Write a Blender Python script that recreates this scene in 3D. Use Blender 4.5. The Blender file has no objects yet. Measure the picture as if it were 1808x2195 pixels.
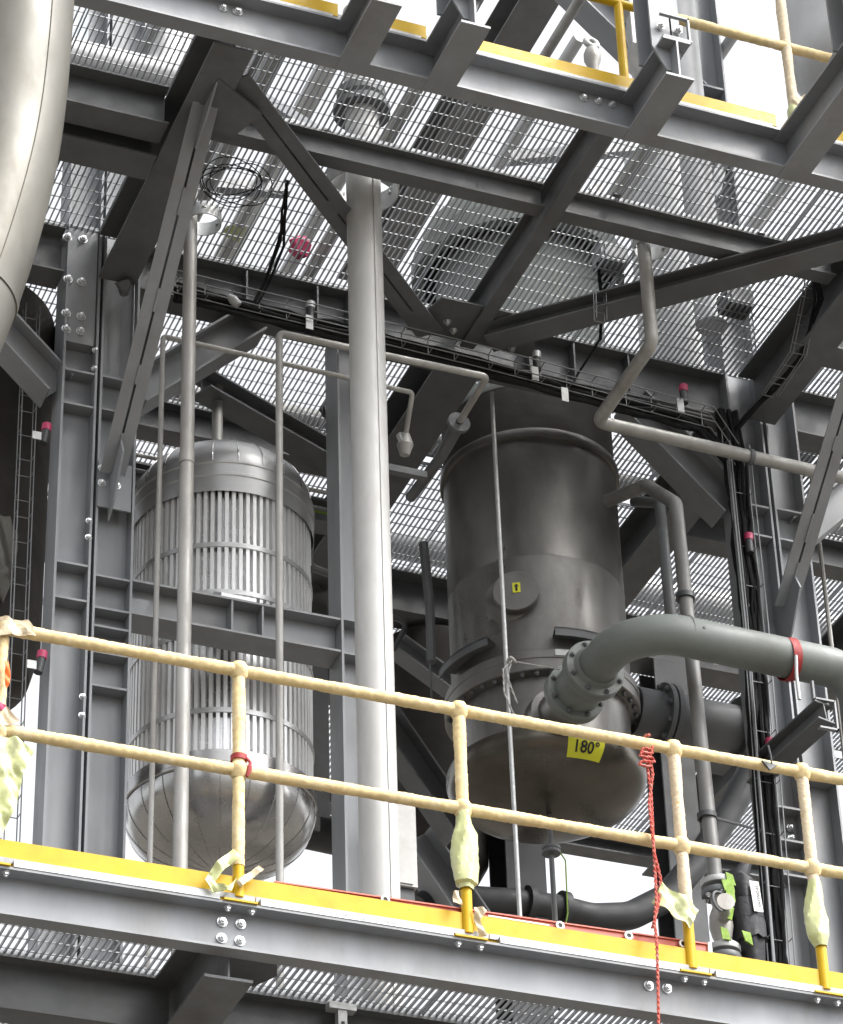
import bpy, math, random
import numpy as np
from mathutils import Vector, Matrix, Quaternion
random.seed(7)
R = math.radians
scene = bpy.context.scene
COL = scene.collection

# ------------------------------------------------------------------ camera
CAM = Vector((-4.668, -10.839, -6.040)); FOC = 6969.0
YAW, PIT, ROL = R(22.677), R(34.493), R(-1.965)
_f = Vector((math.sin(YAW)*math.cos(PIT), math.cos(YAW)*math.cos(PIT), math.sin(PIT)))
_r0 = Vector((math.cos(YAW), -math.sin(YAW), 0)); _u0 = _r0.cross(_f)
_r = _r0*math.cos(ROL) + _u0*math.sin(ROL); _u = -_r0*math.sin(ROL) + _u0*math.cos(ROL)
cd = bpy.data.cameras.new('camera'); cam = bpy.data.objects.new('camera', cd); COL.objects.link(cam)
cd.sensor_fit = 'HORIZONTAL'; cd.sensor_width = 36.0; cd.lens = 36.0*FOC/1808.0
cd.clip_start = 0.1; cd.clip_end = 2000
cam.matrix_world = Matrix.Translation(CAM) @ Matrix((_r, _u, -_f)).transposed().to_4x4()
scene.camera = cam

def _ray(x, y): return _f + _r*((x-904)/FOC) - _u*((y-1097.5)/FOC)
def YP(x, y, Y): d = _ray(x, y); return CAM + d*((Y-CAM.y)/d.y)      # point of a known wall plane
def ZP(x, y, Z): d = _ray(x, y); return CAM + d*((Z-CAM.z)/d.z)      # point of a known floor plane

# ------------------------------------------------------------------ sky and sun
w = bpy.data.worlds.new('World'); scene.world = w; w.use_nodes = True
nt = w.node_tree; nt.nodes.clear()
SUN_EL, SUN_AZ = R(50), R(136)      # azimuth clockwise from +Y
sky = nt.nodes.new('ShaderNodeTexSky'); sky.sky_type = 'NISHITA'; sky.sun_disc = False
sky.sun_elevation = SUN_EL; sky.sun_rotation = SUN_AZ
sky.air_density = 1.0; sky.dust_density = 6.0; sky.ozone_density = 1.0
hs = nt.nodes.new('ShaderNodeHueSaturation'); hs.inputs['Saturation'].default_value = 0.12
bg = nt.nodes.new('ShaderNodeBackground'); bg.inputs['Strength'].default_value = 0.15
wo = nt.nodes.new('ShaderNodeOutputWorld')
nt.links.new(sky.outputs[0], hs.inputs['Color']); nt.links.new(hs.outputs[0], bg.inputs[0]); nt.links.new(bg.outputs[0], wo.inputs[0])
sd = bpy.data.lights.new('sun', 'SUN'); sun = bpy.data.objects.new('sun', sd); COL.objects.link(sun)
sd.energy = 0.55; sd.angle = R(10); sd.color = (1, .96, .9)
sv = Vector((math.sin(SUN_AZ)*math.cos(SUN_EL), math.cos(SUN_AZ)*math.cos(SUN_EL), math.sin(SUN_EL)))
sun.rotation_euler = sv.to_track_quat('Z', 'Y').to_euler()
scene.view_settings.view_transform = 'Standard'; scene.view_settings.look = 'None'
scene.view_settings.exposure = 1.6; scene.view_settings.gamma = 1
scene.cycles.max_bounces = 8; scene.cycles.diffuse_bounces = 5; scene.cycles.glossy_bounces = 4

# ------------------------------------------------------------------ materials
def mat(name, base, rough=.5, metal=0, var=.15, scale=6, dirt=None, dirt_amt=.3, bump=.0, bscale=60, stretch=(1,1,1), rvar=.12, spec=.5, trans=0):
    m = bpy.data.materials.new(name); m.use_nodes = True
    t = m.node_tree; b = t.nodes['Principled BSDF']; N = t.nodes.new; L = t.links.new
    tc = N('ShaderNodeNewGeometry'); mp = N('ShaderNodeMapping'); mp.inputs['Scale'].default_value = stretch
    L(tc.outputs['Position'], mp.inputs['Vector'])
    n1 = N('ShaderNodeTexNoise'); n1.inputs['Scale'].default_value = scale; n1.inputs['Detail'].default_value = 6; n1.inputs['Roughness'].default_value = .6
    L(mp.outputs[0], n1.inputs['Vector'])
    mr = N('ShaderNodeMapRange'); mr.inputs['From Min'].default_value = .3; mr.inputs['From Max'].default_value = .7
    mr.inputs['To Min'].default_value = 1-var; mr.inputs['To Max'].default_value = 1+var
    L(n1.outputs[0], mr.inputs['Value'])
    vm = N('ShaderNodeVectorMath'); vm.operation = 'SCALE'; vm.inputs[0].default_value = base
    L(mr.outputs[0], vm.inputs['Scale'])
    out = vm.outputs[0]
    if dirt:
        n2 = N('ShaderNodeTexNoise'); n2.inputs['Scale'].default_value = scale*.45; n2.inputs['Detail'].default_value = 8; n2.inputs['Roughness'].default_value = .7
        L(mp.outputs[0], n2.inputs['Vector'])
        cr = N('ShaderNodeMapRange'); cr.inputs['From Min'].default_value = .5; cr.inputs['From Max'].default_value = .72
        cr.inputs['To Min'].default_value = 0; cr.inputs['To Max'].default_value = dirt_amt
        L(n2.outputs[0], cr.inputs['Value'])
        mx = N('ShaderNodeMixRGB'); mx.inputs['Color2'].default_value = (*dirt, 1)
        L(cr.outputs[0], mx.inputs['Fac']); L(out, mx.inputs['Color1']); out = mx.outputs[0]
    L(out, b.inputs['Base Color'])
    b.inputs['Metallic'].default_value = metal
    b.inputs['Specular IOR Level'].default_value = spec
    rr = N('ShaderNodeMapRange'); rr.inputs['From Min'].default_value = .3; rr.inputs['From Max'].default_value = .7
    rr.inputs['To Min'].default_value = max(.03, rough-rvar); rr.inputs['To Max'].default_value = min(1, rough+rvar)
    n3 = N('ShaderNodeTexNoise'); n3.inputs['Scale'].default_value = scale*1.7; n3.inputs['Detail'].default_value = 5
    L(mp.outputs[0], n3.inputs['Vector']); L(n3.outputs[0], rr.inputs['Value']); L(rr.outputs[0], b.inputs['Roughness'])
    if trans: b.inputs['Transmission Weight'].default_value = trans
    if bump:
        nb = N('ShaderNodeTexNoise'); nb.inputs['Scale'].default_value = bscale; nb.inputs['Detail'].default_value = 4
        L(mp.outputs[0], nb.inputs['Vector'])
        bp = N('ShaderNodeBump'); bp.inputs['Strength'].default_value = bump; bp.inputs['Distance'].default_value = .01
        L(nb.outputs[0], bp.inputs['Height']); L(bp.outputs[0], b.inputs['Normal'])
    return m
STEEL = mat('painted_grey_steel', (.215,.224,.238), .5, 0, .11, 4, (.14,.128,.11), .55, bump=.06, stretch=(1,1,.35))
DSTEEL = mat('dark_shaded_steel', (.102,.107,.113), .55, 0, .15, 5, (.075,.066,.055), .5, bump=.05)  # darker copy of the grey steel, interior shade in its colour; dark fittings too
GALV = mat('galvanised_steel', (.42,.43,.43), .5, .35, .12, 30, (.33,.31,.28), .35, bump=.06, bscale=120)
PIPEG = mat('pipe_galvanised', (.34,.335,.32), .5, .3, .18, 9, (.17,.14,.11), .5, bump=.08, stretch=(1,1,.35))
POLE = mat('pole_galvanised', (.41,.41,.40), .5, .1, .07, 14, (.33,.31,.285), .4, bump=.05, stretch=(1,1,.4))
GRATE = mat('grating_galvanised', (.24,.247,.255), .5, .3, .15, 12)
SHEET = mat('aluminium_sheet', (.58,.585,.59), .36, .75, .05, 6, rvar=.05)
RIBM = mat('ribbed_aluminium', (.86,.865,.87), .32, .4, .03, 6, rvar=.03)
HEADM = mat('aluminium_head', (.40,.395,.39), .26, .9, .10, 5, bump=.10, bscale=10)
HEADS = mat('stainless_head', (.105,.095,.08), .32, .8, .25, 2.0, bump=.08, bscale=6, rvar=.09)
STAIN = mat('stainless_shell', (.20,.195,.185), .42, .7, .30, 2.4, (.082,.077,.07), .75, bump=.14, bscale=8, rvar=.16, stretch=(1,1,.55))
GREYP = mat('grey_green_pipe_paint', (.145,.16,.15), .55, 0, .12, 4, (.10,.095,.08), .5, bump=.05)
BLACKP = mat('black_pipe_paint', (.035,.037,.04), .5, 0, .2, 6)
INSUL = mat('insulation_jacket', (.125,.12,.105), .5, .45, .2, 3, (.07,.058,.036), .85, bump=.2, bscale=7, stretch=(1,1,.5))
INSULP = mat('pale_insulation', (.46,.465,.47), .5, .2, .12, 3, (.25,.25,.24), .5)
YEL = mat('yellow_paint', (.53,.335,.006), .45, 0, .07, 9, (.33,.17,.01), .4, spec=.3)
TAPE = mat('masking_tape', (.64,.50,.26), .75, 0, .12, 25, (.70,.62,.46), .6, bump=.25, bscale=45)
TAPEW = mat('pale_tape', (.60,.50,.35), .75, 0, .08, 25, bump=.4, bscale=90)
FILM = mat('plastic_film', (.52,.55,.27), .32, 0, .10, 7, (.60,.60,.42), .7, bump=.25, bscale=22)
BOLT = mat('zinc_bolt', (.62,.63,.64), .32, .8, .1, 60)
RUB = mat('black_cable', (.014,.014,.015), .75, 0, .2, 30, spec=.15)
WIRE = mat('tray_wire', (.24,.245,.25), .42, .7, .1, 40)
PINK = mat('magenta_cap', (.40,.03,.10), .5, 0, .1, 30)
LEVEL = mat('red_painted_aluminium', (.48,.10,.06), .4, 0, .1, 12)
REDP = mat('red_strap', (.28,.02,.02), .6, 0, .2, 40)
ORNG = mat('orange_strap', (.85,.16,.02), .6, 0, .1, 40)
RISER = mat('dull_riser_pipe', (.17,.17,.165), .5, .2, .18, 9, (.10,.085,.07), .5, stretch=(1,1,.35))
WHITE = mat('white_paint', (.75,.75,.74), .5, 0, .05, 15, (.45,.42,.38), .3)
LABEL = mat('yellow_green_label', (.62,.62,.03), .5, 0, .05, 20)
INK = mat('black_ink', (.012,.012,.012), .6, 0, .05, 20)
INKG = mat('grey_ink', (.22,.22,.22), .6, 0, .05, 20)
HIVIS = mat('hi_vis_straps', (.20,.33,.03), .6, 0, .3, 40)
BAG = mat('black_bag_fabric', (.012,.012,.016), .6, 0, .2, 15, bump=.4, bscale=30)
BOXP = mat('box_paint', (.42,.415,.40), .5, 0, .08, 15, (.28,.26,.24), .4)
BACKM = mat('dark_valley_aluminium', (.5,.5,.505), .26, 1.0, .08, 6, rvar=.04)  # darker than the ribs, so the gaps between them look shaded
DARKV = mat('brown_lagging_and_shade', (.035,.030,.026), .7, 0, .3, 3, bump=.3, bscale=12)  # lagged drums; also the painted shade on the big vessel shell
GROUND = mat('gravel_ground', (.11,.10,.085), .9, 0, .25, 1.5)
PANEL = mat('blue_grey_cladding', (.30,.33,.36), .5, .1, .08, 3)
ROPE = mat('red_rope_fibre', (.45,.07,.05), .8, 0, .35, 150, (.65,.45,.38), .9)

# ------------------------------------------------------------------ mesh builder
class MB:
    def __init__(s): s.v = []; s.f = []
    def add(s, vs, fs):
        o = len(s.v); s.v += [Vector(p) for p in vs]; s.f += [tuple(i+o for i in f) for f in fs]; return s
    def box(s, lo, hi):
        x0,y0,z0 = lo; x1,y1,z1 = hi
        return s.add([(x0,y0,z0),(x1,y0,z0),(x1,y1,z0),(x0,y1,z0),(x0,y0,z1),(x1,y0,z1),(x1,y1,z1),(x0,y1,z1)],
              [(0,3,2,1),(4,5,6,7),(0,1,5,4),(1,2,6,5),(2,3,7,6),(3,0,4,7)])
    def prism(s, prof, p0, p1, side):
        """closed profile (u,v) swept p0->p1; u along `side`, v = side x dir... """
        p0 = Vector(p0); p1 = Vector(p1); d = (p1-p0).normalized()
        U = Vector(side); U = (U - d*U.dot(d)).normalized(); V = d.cross(U)*-1
        if V.z < -1e-6 or (abs(V.z) < 1e-6 and V.y < 0): V = -V
        n = len(prof)
        vs = [p0+U*a+V*b for a,b in prof] + [p1+U*a+V*b for a,b in prof]
        fs = [(i,(i+1)%n,n+(i+1)%n,n+i) for i in range(n)] + [tuple(range(n))[::-1], tuple(range(n,2*n))]
        return s.add(vs, fs)
    def tube(s, pts, r, n=12, cap=True):
        pts = [Vector(p) for p in pts]; m = len(pts)
        rs = r if isinstance(r, (list,tuple)) else [r]*m
        t = (pts[1]-pts[0]).normalized(); a = Vector((0,0,1)) if abs(t.z) < .9 else Vector((1,0,0))
        nrm = t.cross(a).normalized(); vs = []; fs = []
        for i in range(m):
            if i == 0: t2 = pts[1]-pts[0]
            elif i == m-1: t2 = pts[-1]-pts[-2]
            else: t2 = (pts[i+1]-pts[i]).normalized()+(pts[i]-pts[i-1]).normalized()
            t2.normalize(); q = t.rotation_difference(t2); nrm = q @ nrm; t = t2
            nrm = (nrm - t*nrm.dot(t)).normalized(); b = t.cross(nrm)
            k = 1.0
            if 0 < i < m-1:
                c = (pts[i+1]-pts[i]).normalized().dot(t); k = 1/max(c,.6)
            for j in range(n):
                an = 2*math.pi*j/n; rr = rs[i] if not callable(rs[i]) else rs[i](an)
                vs.append(pts[i]+nrm*math.cos(an)*rr+b*math.sin(an)*rr)
        for i in range(m-1):
            for j in range(n): fs.append((i*n+j, i*n+(j+1)%n, (i+1)*n+(j+1)%n, (i+1)*n+j))
        if cap: fs += [tuple(range(n))[::-1], tuple(range((m-1)*n, m*n))]
        return s.add(vs, fs)
    def lathe(s, prof, c, n=48, axis=(0,0,1), rf=None, a0=0, a1=2*math.pi):
        """prof: (radius, height) list about axis through c"""
        c = Vector(c); A = Vector(axis).normalized()
        X = Vector((1,0,0)) if abs(A.x) < .9 else Vector((0,1,0)); X = (X-A*X.dot(A)).normalized(); Y = A.cross(X)
        full = abs(a1-a0-2*math.pi) < 1e-6; nn = n if full else n+1; vs = []; fs = []
        for (r, z) in prof:
            for j in range(nn):
                an = a0+(a1-a0)*j/n; rr = r if rf is None else rf(r, z, an)
                vs.append(c+A*z+X*math.cos(an)*rr+Y*math.sin(an)*rr)
        for i in range(len(prof)-1):
            for j in range(n):
                k = (j+1)%nn; fs.append((i*nn+j, i*nn+k, (i+1)*nn+k, (i+1)*nn+j))
        return s.add(vs, fs)
    def cyl(s, p0, p1, r, n=16, r1=None): return s.tube([p0, p1], [r, r if r1 is None else r1], n)
    def slab(s, poly, nrm, th):
        nv = Vector(nrm).normalized()*th; n = len(poly); vs = [Vector(p) for p in poly]
        vs = vs+[p+nv for p in vs]
        return s.add(vs, [tuple(range(n))[::-1], tuple(range(n,2*n))]+[(i,(i+1)%n,n+(i+1)%n,n+i) for i in range(n)])

def mesh_of(name, mb, m, org=(0,0,0), ang=35, smooth=True):
    me = bpy.data.meshes.new(name); o = Vector(org)
    me.from_pydata([tuple(v-o) for v in mb.v], [], mb.f); me.materials.append(m)
    if smooth:
        me.polygons.foreach_set('use_smooth', [True]*len(me.polygons)); me.set_sharp_from_angle(angle=R(ang))
    me.update(); return me
def tag(o, label=None, cat=None, group=None, kind=None):
    if label: o['label'] = label
    if cat: o['category'] = cat
    if group: o['group'] = group
    if kind: o['kind'] = kind
    elif label: o['kind'] = 'thing'
    return o
def solo(name, mb, m, label=None, cat=None, group=None, kind=None, ang=35, smooth=True):
    xs = [v.x for v in mb.v]; ys = [v.y for v in mb.v]; zs = [v.z for v in mb.v]
    org = Vector(((min(xs)+max(xs))/2, (min(ys)+max(ys))/2, min(zs)))
    o = bpy.data.objects.new(name, mesh_of(name, mb, m, org, ang, smooth)); COL.objects.link(o); o.location = org
    return tag(o, label, cat, group, kind)
def thing(name, label, cat, loc, group=None):
    o = bpy.data.objects.new(name, None); COL.objects.link(o); o.location = loc; o.empty_display_size = .1
    return tag(o, label, cat, group)
def wloc(o): return o.location + (wloc(o.parent) if o.parent else Vector((0,0,0)))
def part(name, mb, m, parent, label=None, ang=35, smooth=True):
    o = bpy.data.objects.new(name, mesh_of(name, mb, m, wloc(parent), ang, smooth)); COL.objects.link(o); o.parent = parent
    if label: o['label'] = label
    return o
def dup_tree(o, parent=None, loc=None):
    c = o.copy(); COL.objects.link(c); c.parent = parent
    if loc is not None: c.location = loc
    for ch in list(o.children): dup_tree(ch, c)
    return c

def I(h, b, tf=.012, tw=.008):     # v up = web direction
    H, B, T = h/2, b/2, tw/2
    return [(-B,-H),(B,-H),(B,-H+tf),(T,-H+tf),(T,H-tf),(B,H-tf),(B,H),(-B,H),(-B,H-tf),(-T,H-tf),(-T,-H+tf),(-B,-H+tf)]
def Cc(h, b, tf=.01, tw=.008):     # channel, flanges towards +u
    H = h/2
    return [(0,-H),(b,-H),(b,-H+tf),(tw,-H+tf),(tw,H-tf),(b,H-tf),(b,H),(0,H)]
def Lp(a, b, t=.01): return [(0,0),(a,0),(a,t),(t,t),(t,b),(0,b)]
def Rc(a, b): return [(-a/2,-b/2),(a/2,-b/2),(a/2,b/2),(-a/2,b/2)]

# one hex bolt mesh, used everywhere a bolt shows
_b = MB(); _b.lathe([(0,0),(.021,0),(.021,.004),(.0165,.004),(.0165,.004),(.0165,.016),(.0145,.0185),(0,.0185)], (0,0,0), 6)
_b2 = MB(); _b2.lathe([(0,0),(.022,0),(.022,.004),(0,.004)], (0,0,0), 16); _b2.lathe([(.0165,.004),(.0165,.016),(.0145,.0185),(0,.0185)], (0,0,0), 6); _b2.lathe([(.009,.018),(.009,.026),(0,.027)], (0,0,0), 10)
BOLTME = mesh_of('bolt', _b2, BOLT, ang=25)
BOLTDARK = BOLTME.copy(); BOLTDARK.materials.clear(); BOLTDARK.materials.append(DSTEEL)
def bolt(parent, p, d, s=1.0, dark=False):
    o = bpy.data.objects.new('bolt', BOLTDARK if dark else BOLTME); COL.objects.link(o); o.parent = parent
    o.location = Vector(p)-wloc(parent); o.rotation_mode = 'QUATERNION'; o.rotation_quaternion = Vector(d).to_track_quat('Z', 'Y'); o.scale = (s,s,s)
    return o
FR = (0,-1,0)
def beamX(name, label, cat, group, x0, x1, y, z, h, b, m=None, tf=.012, tw=.008):
    """I beam along X, z = top"""
    return solo(name, MB().prism(I(h,b,tf,tw), (x0,y,z-h/2), (x1,y,z-h/2), (0,1,0)), m or STEEL, label, cat, group, smooth=False)
def beamY(name, label, cat, group, x, y0, y1, z, h, b, m=None, tf=.012, tw=.008):
    return solo(name, MB().prism(I(h,b,tf,tw), (x,y0,z-h/2), (x,y1,z-h/2), (1,0,0)), m or STEEL, label, cat, group, smooth=False)
def bend(pts, rad, k=6):
    """round the corners of a polyline"""
    pts = [Vector(p) for p in pts]; out = [pts[0]]
    for i in range(1, len(pts)-1):
        a, b, c = pts[i-1], pts[i], pts[i+1]; da = (a-b).normalized(); dc = (c-b).normalized()
        rr = rad[i-1] if isinstance(rad,(list,tuple)) else rad
        th = math.acos(max(-1,min(1,da.dot(dc)))); tl = rr/math.tan(th/2); p = b+da*tl; q = b+dc*tl
        o = b + (da+dc).normalized()*(rr/math.sin(th/2)); va = p-o; vb = q-o; an = va.angle(vb)
        for j in range(k+1):
            s = j/k; out.append(o + (va*math.sin((1-s)*an)+vb*math.sin(s*an))/math.sin(an))
    out.append(pts[-1]); return out

# ------------------------------------------------------------------ levels
TZ = 4.88      # top of the upper deck grating
# ground
g = MB().add([(-300,-300,-7.6),(300,-300,-7.6),(300,300,-7.6),(-300,300,-7.6)], [(0,1,2,3)])
solo('ground', g, GROUND, kind='structure', smooth=False)

# ------------------------------------------------------------------ gratings
BH, BT = .021, .0036          # bearing bar height / thickness
def grating(deck, x0, x1, y0, y1, ztop, holes=(), cross=.1):
    m = MB(); n = max(1, int(round((x1-x0-.012)/.03))); st = (x1-x0-.012)/n
    for i in range(n+1):
        x = x0+.006+i*st; segs = [(y0+.004, y1-.004)]
        for (hx, hy, hr) in holes:
            if abs(x-hx) < hr:
                dy = math.sqrt(hr*hr-(x-hx)**2); ns = []
                for a, b in segs:
                    if hy-dy > a: ns.append((a, min(b, hy-dy)))
                    if hy+dy < b: ns.append((max(a, hy+dy), b))
                segs = [s for s in ns if s[1]-s[0] > .01]
        for a, b in segs: m.box((x-BT/2, a, ztop-BH), (x+BT/2, b, ztop-.002))
    k = int((y1-y0)/cross)
    off = (y1-y0-k*cross)/2
    for j in range(k+1):
        y = y0+off+j*cross; segs = [(x0+.006, x1-.006)]
        for (hx, hy, hr) in holes:
            if abs(y-hy) < hr:
                dx = math.sqrt(hr*hr-(y-hy)**2); ns = []
                for a, b in segs:
                    if hx-dx > a: ns.append((a, min(b, hx-dx)))
                    if hx+dx < b: ns.append((max(a, hx+dx), b))
                segs = [s for s in ns if s[1]-s[0] > .01]
        for a, b in segs:
            if y0+.005 < y < y1-.005: m.box((a, y-.0022, ztop-.0065), (b, y+.0022, ztop-.0005))
    m.box((x0, y0+.001, ztop-BH-.001), (x1, y0+.006, ztop+.001)); m.box((x0, y1-.006, ztop-BH-.001), (x1, y1-.001, ztop+.001))
    return part('grating_panel', m, GRATE, deck, smooth=False)
UH = [(.04,1.06,.178), (-.63,1.63,.09), (1.66,1.03,.09), (1.72,2.85,.51), (-.13,2.75,.07)]
rows = [(-.005,.80,[-2.62,-1.64,-.64,.36,1.36,2.34,3.3], 'between the yellow edge and the first cross beam'),
        (.84,1.98,[-2.62,-1.62,-.36,.64,1.63,2.66,3.6], 'over the big pole, in front of the cable tray beam'),
        (2.10,3.26,[-2.6,-1.62,-.4,.6,1.6,2.6,3.6,4.4], 'straight over the two vessels'),
        (3.34,4.42,[-1.6,-.4,.6,1.6,2.4,3.2,4.2,5.0], 'behind the two vessels, second bay back'),
        (4.56,5.50,[-.4,.6,1.6,2.4,3.2,4.2,5.2], 'third bay behind the vessels, seen small'),
        (5.58,7.05,[.2,1.2,2.2,3.2,4.3,5.3], 'last bay before the open sky, farthest back')]
upper = thing('upper_deck', 'overhead deck of galvanised bar grating, seen from below against the white sky', 'grating deck', (0,0,TZ))
lower = thing('lower_deck', 'galvanised bar grating floor of the lower walkway, seen from below at the very bottom', 'grating deck', (0,0,0))
for (y0, y1, xs, where) in rows:
    for i in range(len(xs)-1):
        if (y0 > 3 and xs[i] < -1.6): continue
        grating(upper, xs[i], xs[i+1]-.004, y0, y1, TZ, UH)
for i, (a, b) in enumerate([(-2.6,-1.88),(-1.88,-.91),(-.91,.09),(.09,1.08),(1.08,2.0),(2.0,2.9)]):
    grating(lower, a, b-.004, -.015, .74, 0)
    grating(lower, a+.2, b+.196, .78, 1.96, 0)
# toe bars round the pipe openings
def ring_collar(x, y, r, label, h=.085, off=0):
    h = .125 if r > .15 else h
    m = MB(); m.lathe([(r,-h),(r+.005,-h),(r+.005,.0),(r,.0),(r,-h)], (x,y,TZ+.0), 40)
    for a in (0.3, 2.4, 4.4): m.box((x+math.cos(a)*r-.01, y+math.sin(a)*r-.01, TZ-.045), (x+math.cos(a)*r+.01, y+math.sin(a)*r+.01, TZ-.03))
    return solo('opening_collar', m, GALV, label, 'collar', 'flat bar collars round pipe openings')
ring_collar(0.04,1.06,.182,'bent flat bar collar in the deck around the thick pole')
ring_collar(-.63,1.63,.088,'small bright collar beside the slim left pipe, under the deck')
ring_collar(1.66,1.03,.09,'small collar where the right-hand pipe drops through the deck')

# ------------------------------------------------------------------ lower walkway edge
G = 'steel framing of the lower walkway'
prof = [(0,0),(.078,0),(.078,.011),(.008,.011),(.008,.194),(.078,.194),(.078,.205),(0,.205)]
lb = MB(); n = len(prof)
lb.add([(-3.2,.048-u,-.250+v) for u,v in prof]+[(3.4,.048-u,-.250+v) for u,v in prof], [(i,(i+1)%n,n+(i+1)%n,n+i)[::-1] for i in range(n)]+[tuple(range(n)),tuple(range(n,2*n))[::-1]])
edge = solo('edge_channel', lb, STEEL, 'long pale grey edge channel under the lower yellow toe plate', 'beam', G, smooth=False)
for (px, py) in [(476,1977),(516,1982),(475,2012),(514,2018),(1391,2114),(1430,2120)]:
    bolt(edge, YP(px, py, .038), FR)
for px, py in [(12,1880),(488,1950),(540,1957),(982,2019),(1030,2026),(1466,2087),(1508,2094),(1750,2128),(1793,2134)]:
    p = YP(px, py, .0); p.z = -.057; p.y = -.005; bolt(edge, p, (0,0,-1), .8)
beamX('cross_beam','brownish grey cross beam under the lower walkway grating, behind the edge channel','beam',G,-3,-1.02,.76,-.04,.24,.14,DSTEEL)
beamX('cross_beam','brownish grey lower cross beam carrying the slotted hanger, right of the gusset','beam',G,-.98+.02,3.4,.76,-.04,.2,.12,DSTEEL)
db = beamY('depth_beam','heavy dark beam running back under the lower walkway at lower left','beam',G,-1.0,.05,2.4,-.045,.30,.2,DSTEEL)
gp = MB(); gp.slab([(-.93,.30,-.05),(-.93,.62,-.05),(-.70,.62,-.05),(-.64,.5,-.05),(-.72,.28,-.05)], (0,0,-1), .012)
solo('gusset_plate', gp, DSTEEL, 'flat gusset plate beside the lower left depth beam under the grating', 'plate', G, smooth=False)
bb = MB(); bb.prism(Rc(.09,.012), (-.94,.55,-.36), (-.94,1.3,-1.1), (1,0,0)); bb.prism(Rc(.012,.07), (-.94,.55,-.37), (-.94,1.3,-1.12), (1,0,0))
solo('brace', bb, STEEL, 'stub of a tee brace hanging at the very bottom, left of centre', 'brace', G, smooth=False)
# slotted hanger
hx = ZP(737, 2150, -.06); sh = thing('slotted_hanger', 'small slotted strut hanger clamped under the lower grating near bottom centre', 'hanger', (hx.x, .70, -.6))
m = MB(); m.prism([(-.02,-.02),(.02,-.02),(.02,.02),(.012,.02),(.012,-.012),(-.012,-.012),(-.012,.02),(-.02,.02)], (hx.x,.68,-.07), (hx.x,.68,-.6), (1,0,0)); part('strut', m, GALV, sh, smooth=False)
m = MB(); m.box((hx.x-.06,.655,-.085), (hx.x+.06,.705,-.055)); part('clamp', m, GALV, sh, smooth=False)
for z in (-.16,-.25,-.34,-.43): part('slot', MB().box((hx.x-.007,.657,z-.02), (hx.x+.007,.6585,z+.02)), INK, sh, smooth=False)

# toe plate, galvanised lips, posts, rails
toe = solo('toe_plate', MB().box((-3.2,-.003,-.040), (3.4,.003,.083)), YEL, 'bright yellow toe plate along the lower walkway edge', 'toe plate', smooth=False)
for i, (a, b, pos) in enumerate([(-1.90,-1.065,'left of the first full post'),(-.895,-.075,'stencilled, between two full posts'),(.13,.93,'behind the red rope'),(1.10,1.58,'at the far right')]):
    m = MB(); m.box((a,-.031,-.0435), (b,-.004,-.012)); m.box((a,-.033,-.0435),(b,-.031,-.040))
    lip = thing('grating_edge_bar', 'bright galvanised edge strip below the yellow plate, %s' % pos, 'edge bar', (a,-.03,-.04), 'galvanised edge strips')
    part('strip', m, GALV, lip, smooth=False)
    if i == 1:
        cu = bpy.data.curves.new('t', 'FONT'); cu.body = '0MM1202-1MM'; cu.size = .022; cu.align_x = 'LEFT'; cu.space_character = 2.3
        to = bpy.data.objects.new('t', cu); me = bpy.data.meshes.new_from_object(to)
        p = YP(708, 1962, -.034)
        me.transform(Matrix.Translation((p.x,-.0335,-.037)) @ Matrix.Rotation(R(90),4,'X')); me.transform(Matrix.Translation(-wloc(lip)))
        me.materials.append(INKG); o = bpy.data.objects.new('stencil_lettering', me); COL.objects.link(o); o.parent = lip

def wrap_tube(m, p0, p1, r, seed=0, amp=.07, pitch=.045, n=18, step=.009, swell=None):
    """tape-wound tube: spiral laps, creases"""
    rnd = random.Random(seed); p0 = Vector(p0); p1 = Vector(p1); L = (p1-p0).length; k = max(2, int(L/step))
    ph = [rnd.uniform(0,6.28) for _ in range(6)]; pts = []; rs = []
    for i in range(k+1):
        s = L*i/k; pts.append(p0.lerp(p1, i/k))
        base = r*(1+.04*math.sin(s*7+ph[0])+.03*math.sin(s*23+ph[1])+.02*rnd.uniform(-1,1))
        if swell: base += swell(s/L)*r
        def f(an, s=s, base=base):
            lap = ((s/pitch*(1+.08*math.sin(s*3+ph[2])) - an/(2*math.pi)) % 1.0)
            return base*(1+amp*(lap-.5)+.018*math.sin(3*an+s*31+ph[3])+.014*math.sin(5*an-s*53+ph[4]))
        rs.append(f)
    return m.tube(pts, rs, n)
HG = 'tape-wrapped handrail of the lower walkway'
rail = thing('handrail', 'lower walkway handrail wound in cream masking tape on yellow posts', 'handrail', (0,0,0))
part('top_rail', wrap_tube(MB(), (-2.0,0,1.045), (3.3,0,1.045), .0265, 1), TAPE, rail, ang=60)
part('mid_rail', wrap_tube(MB(), (-2.0,0,.570), (3.3,0,.570), .026, 2), TAPE, rail, ang=60)
def film_swell(a, b, amt): return lambda t: amt*max(0, math.sin(math.pi*min(1,max(0,(t-a)/(b-a)))))**.8
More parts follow.
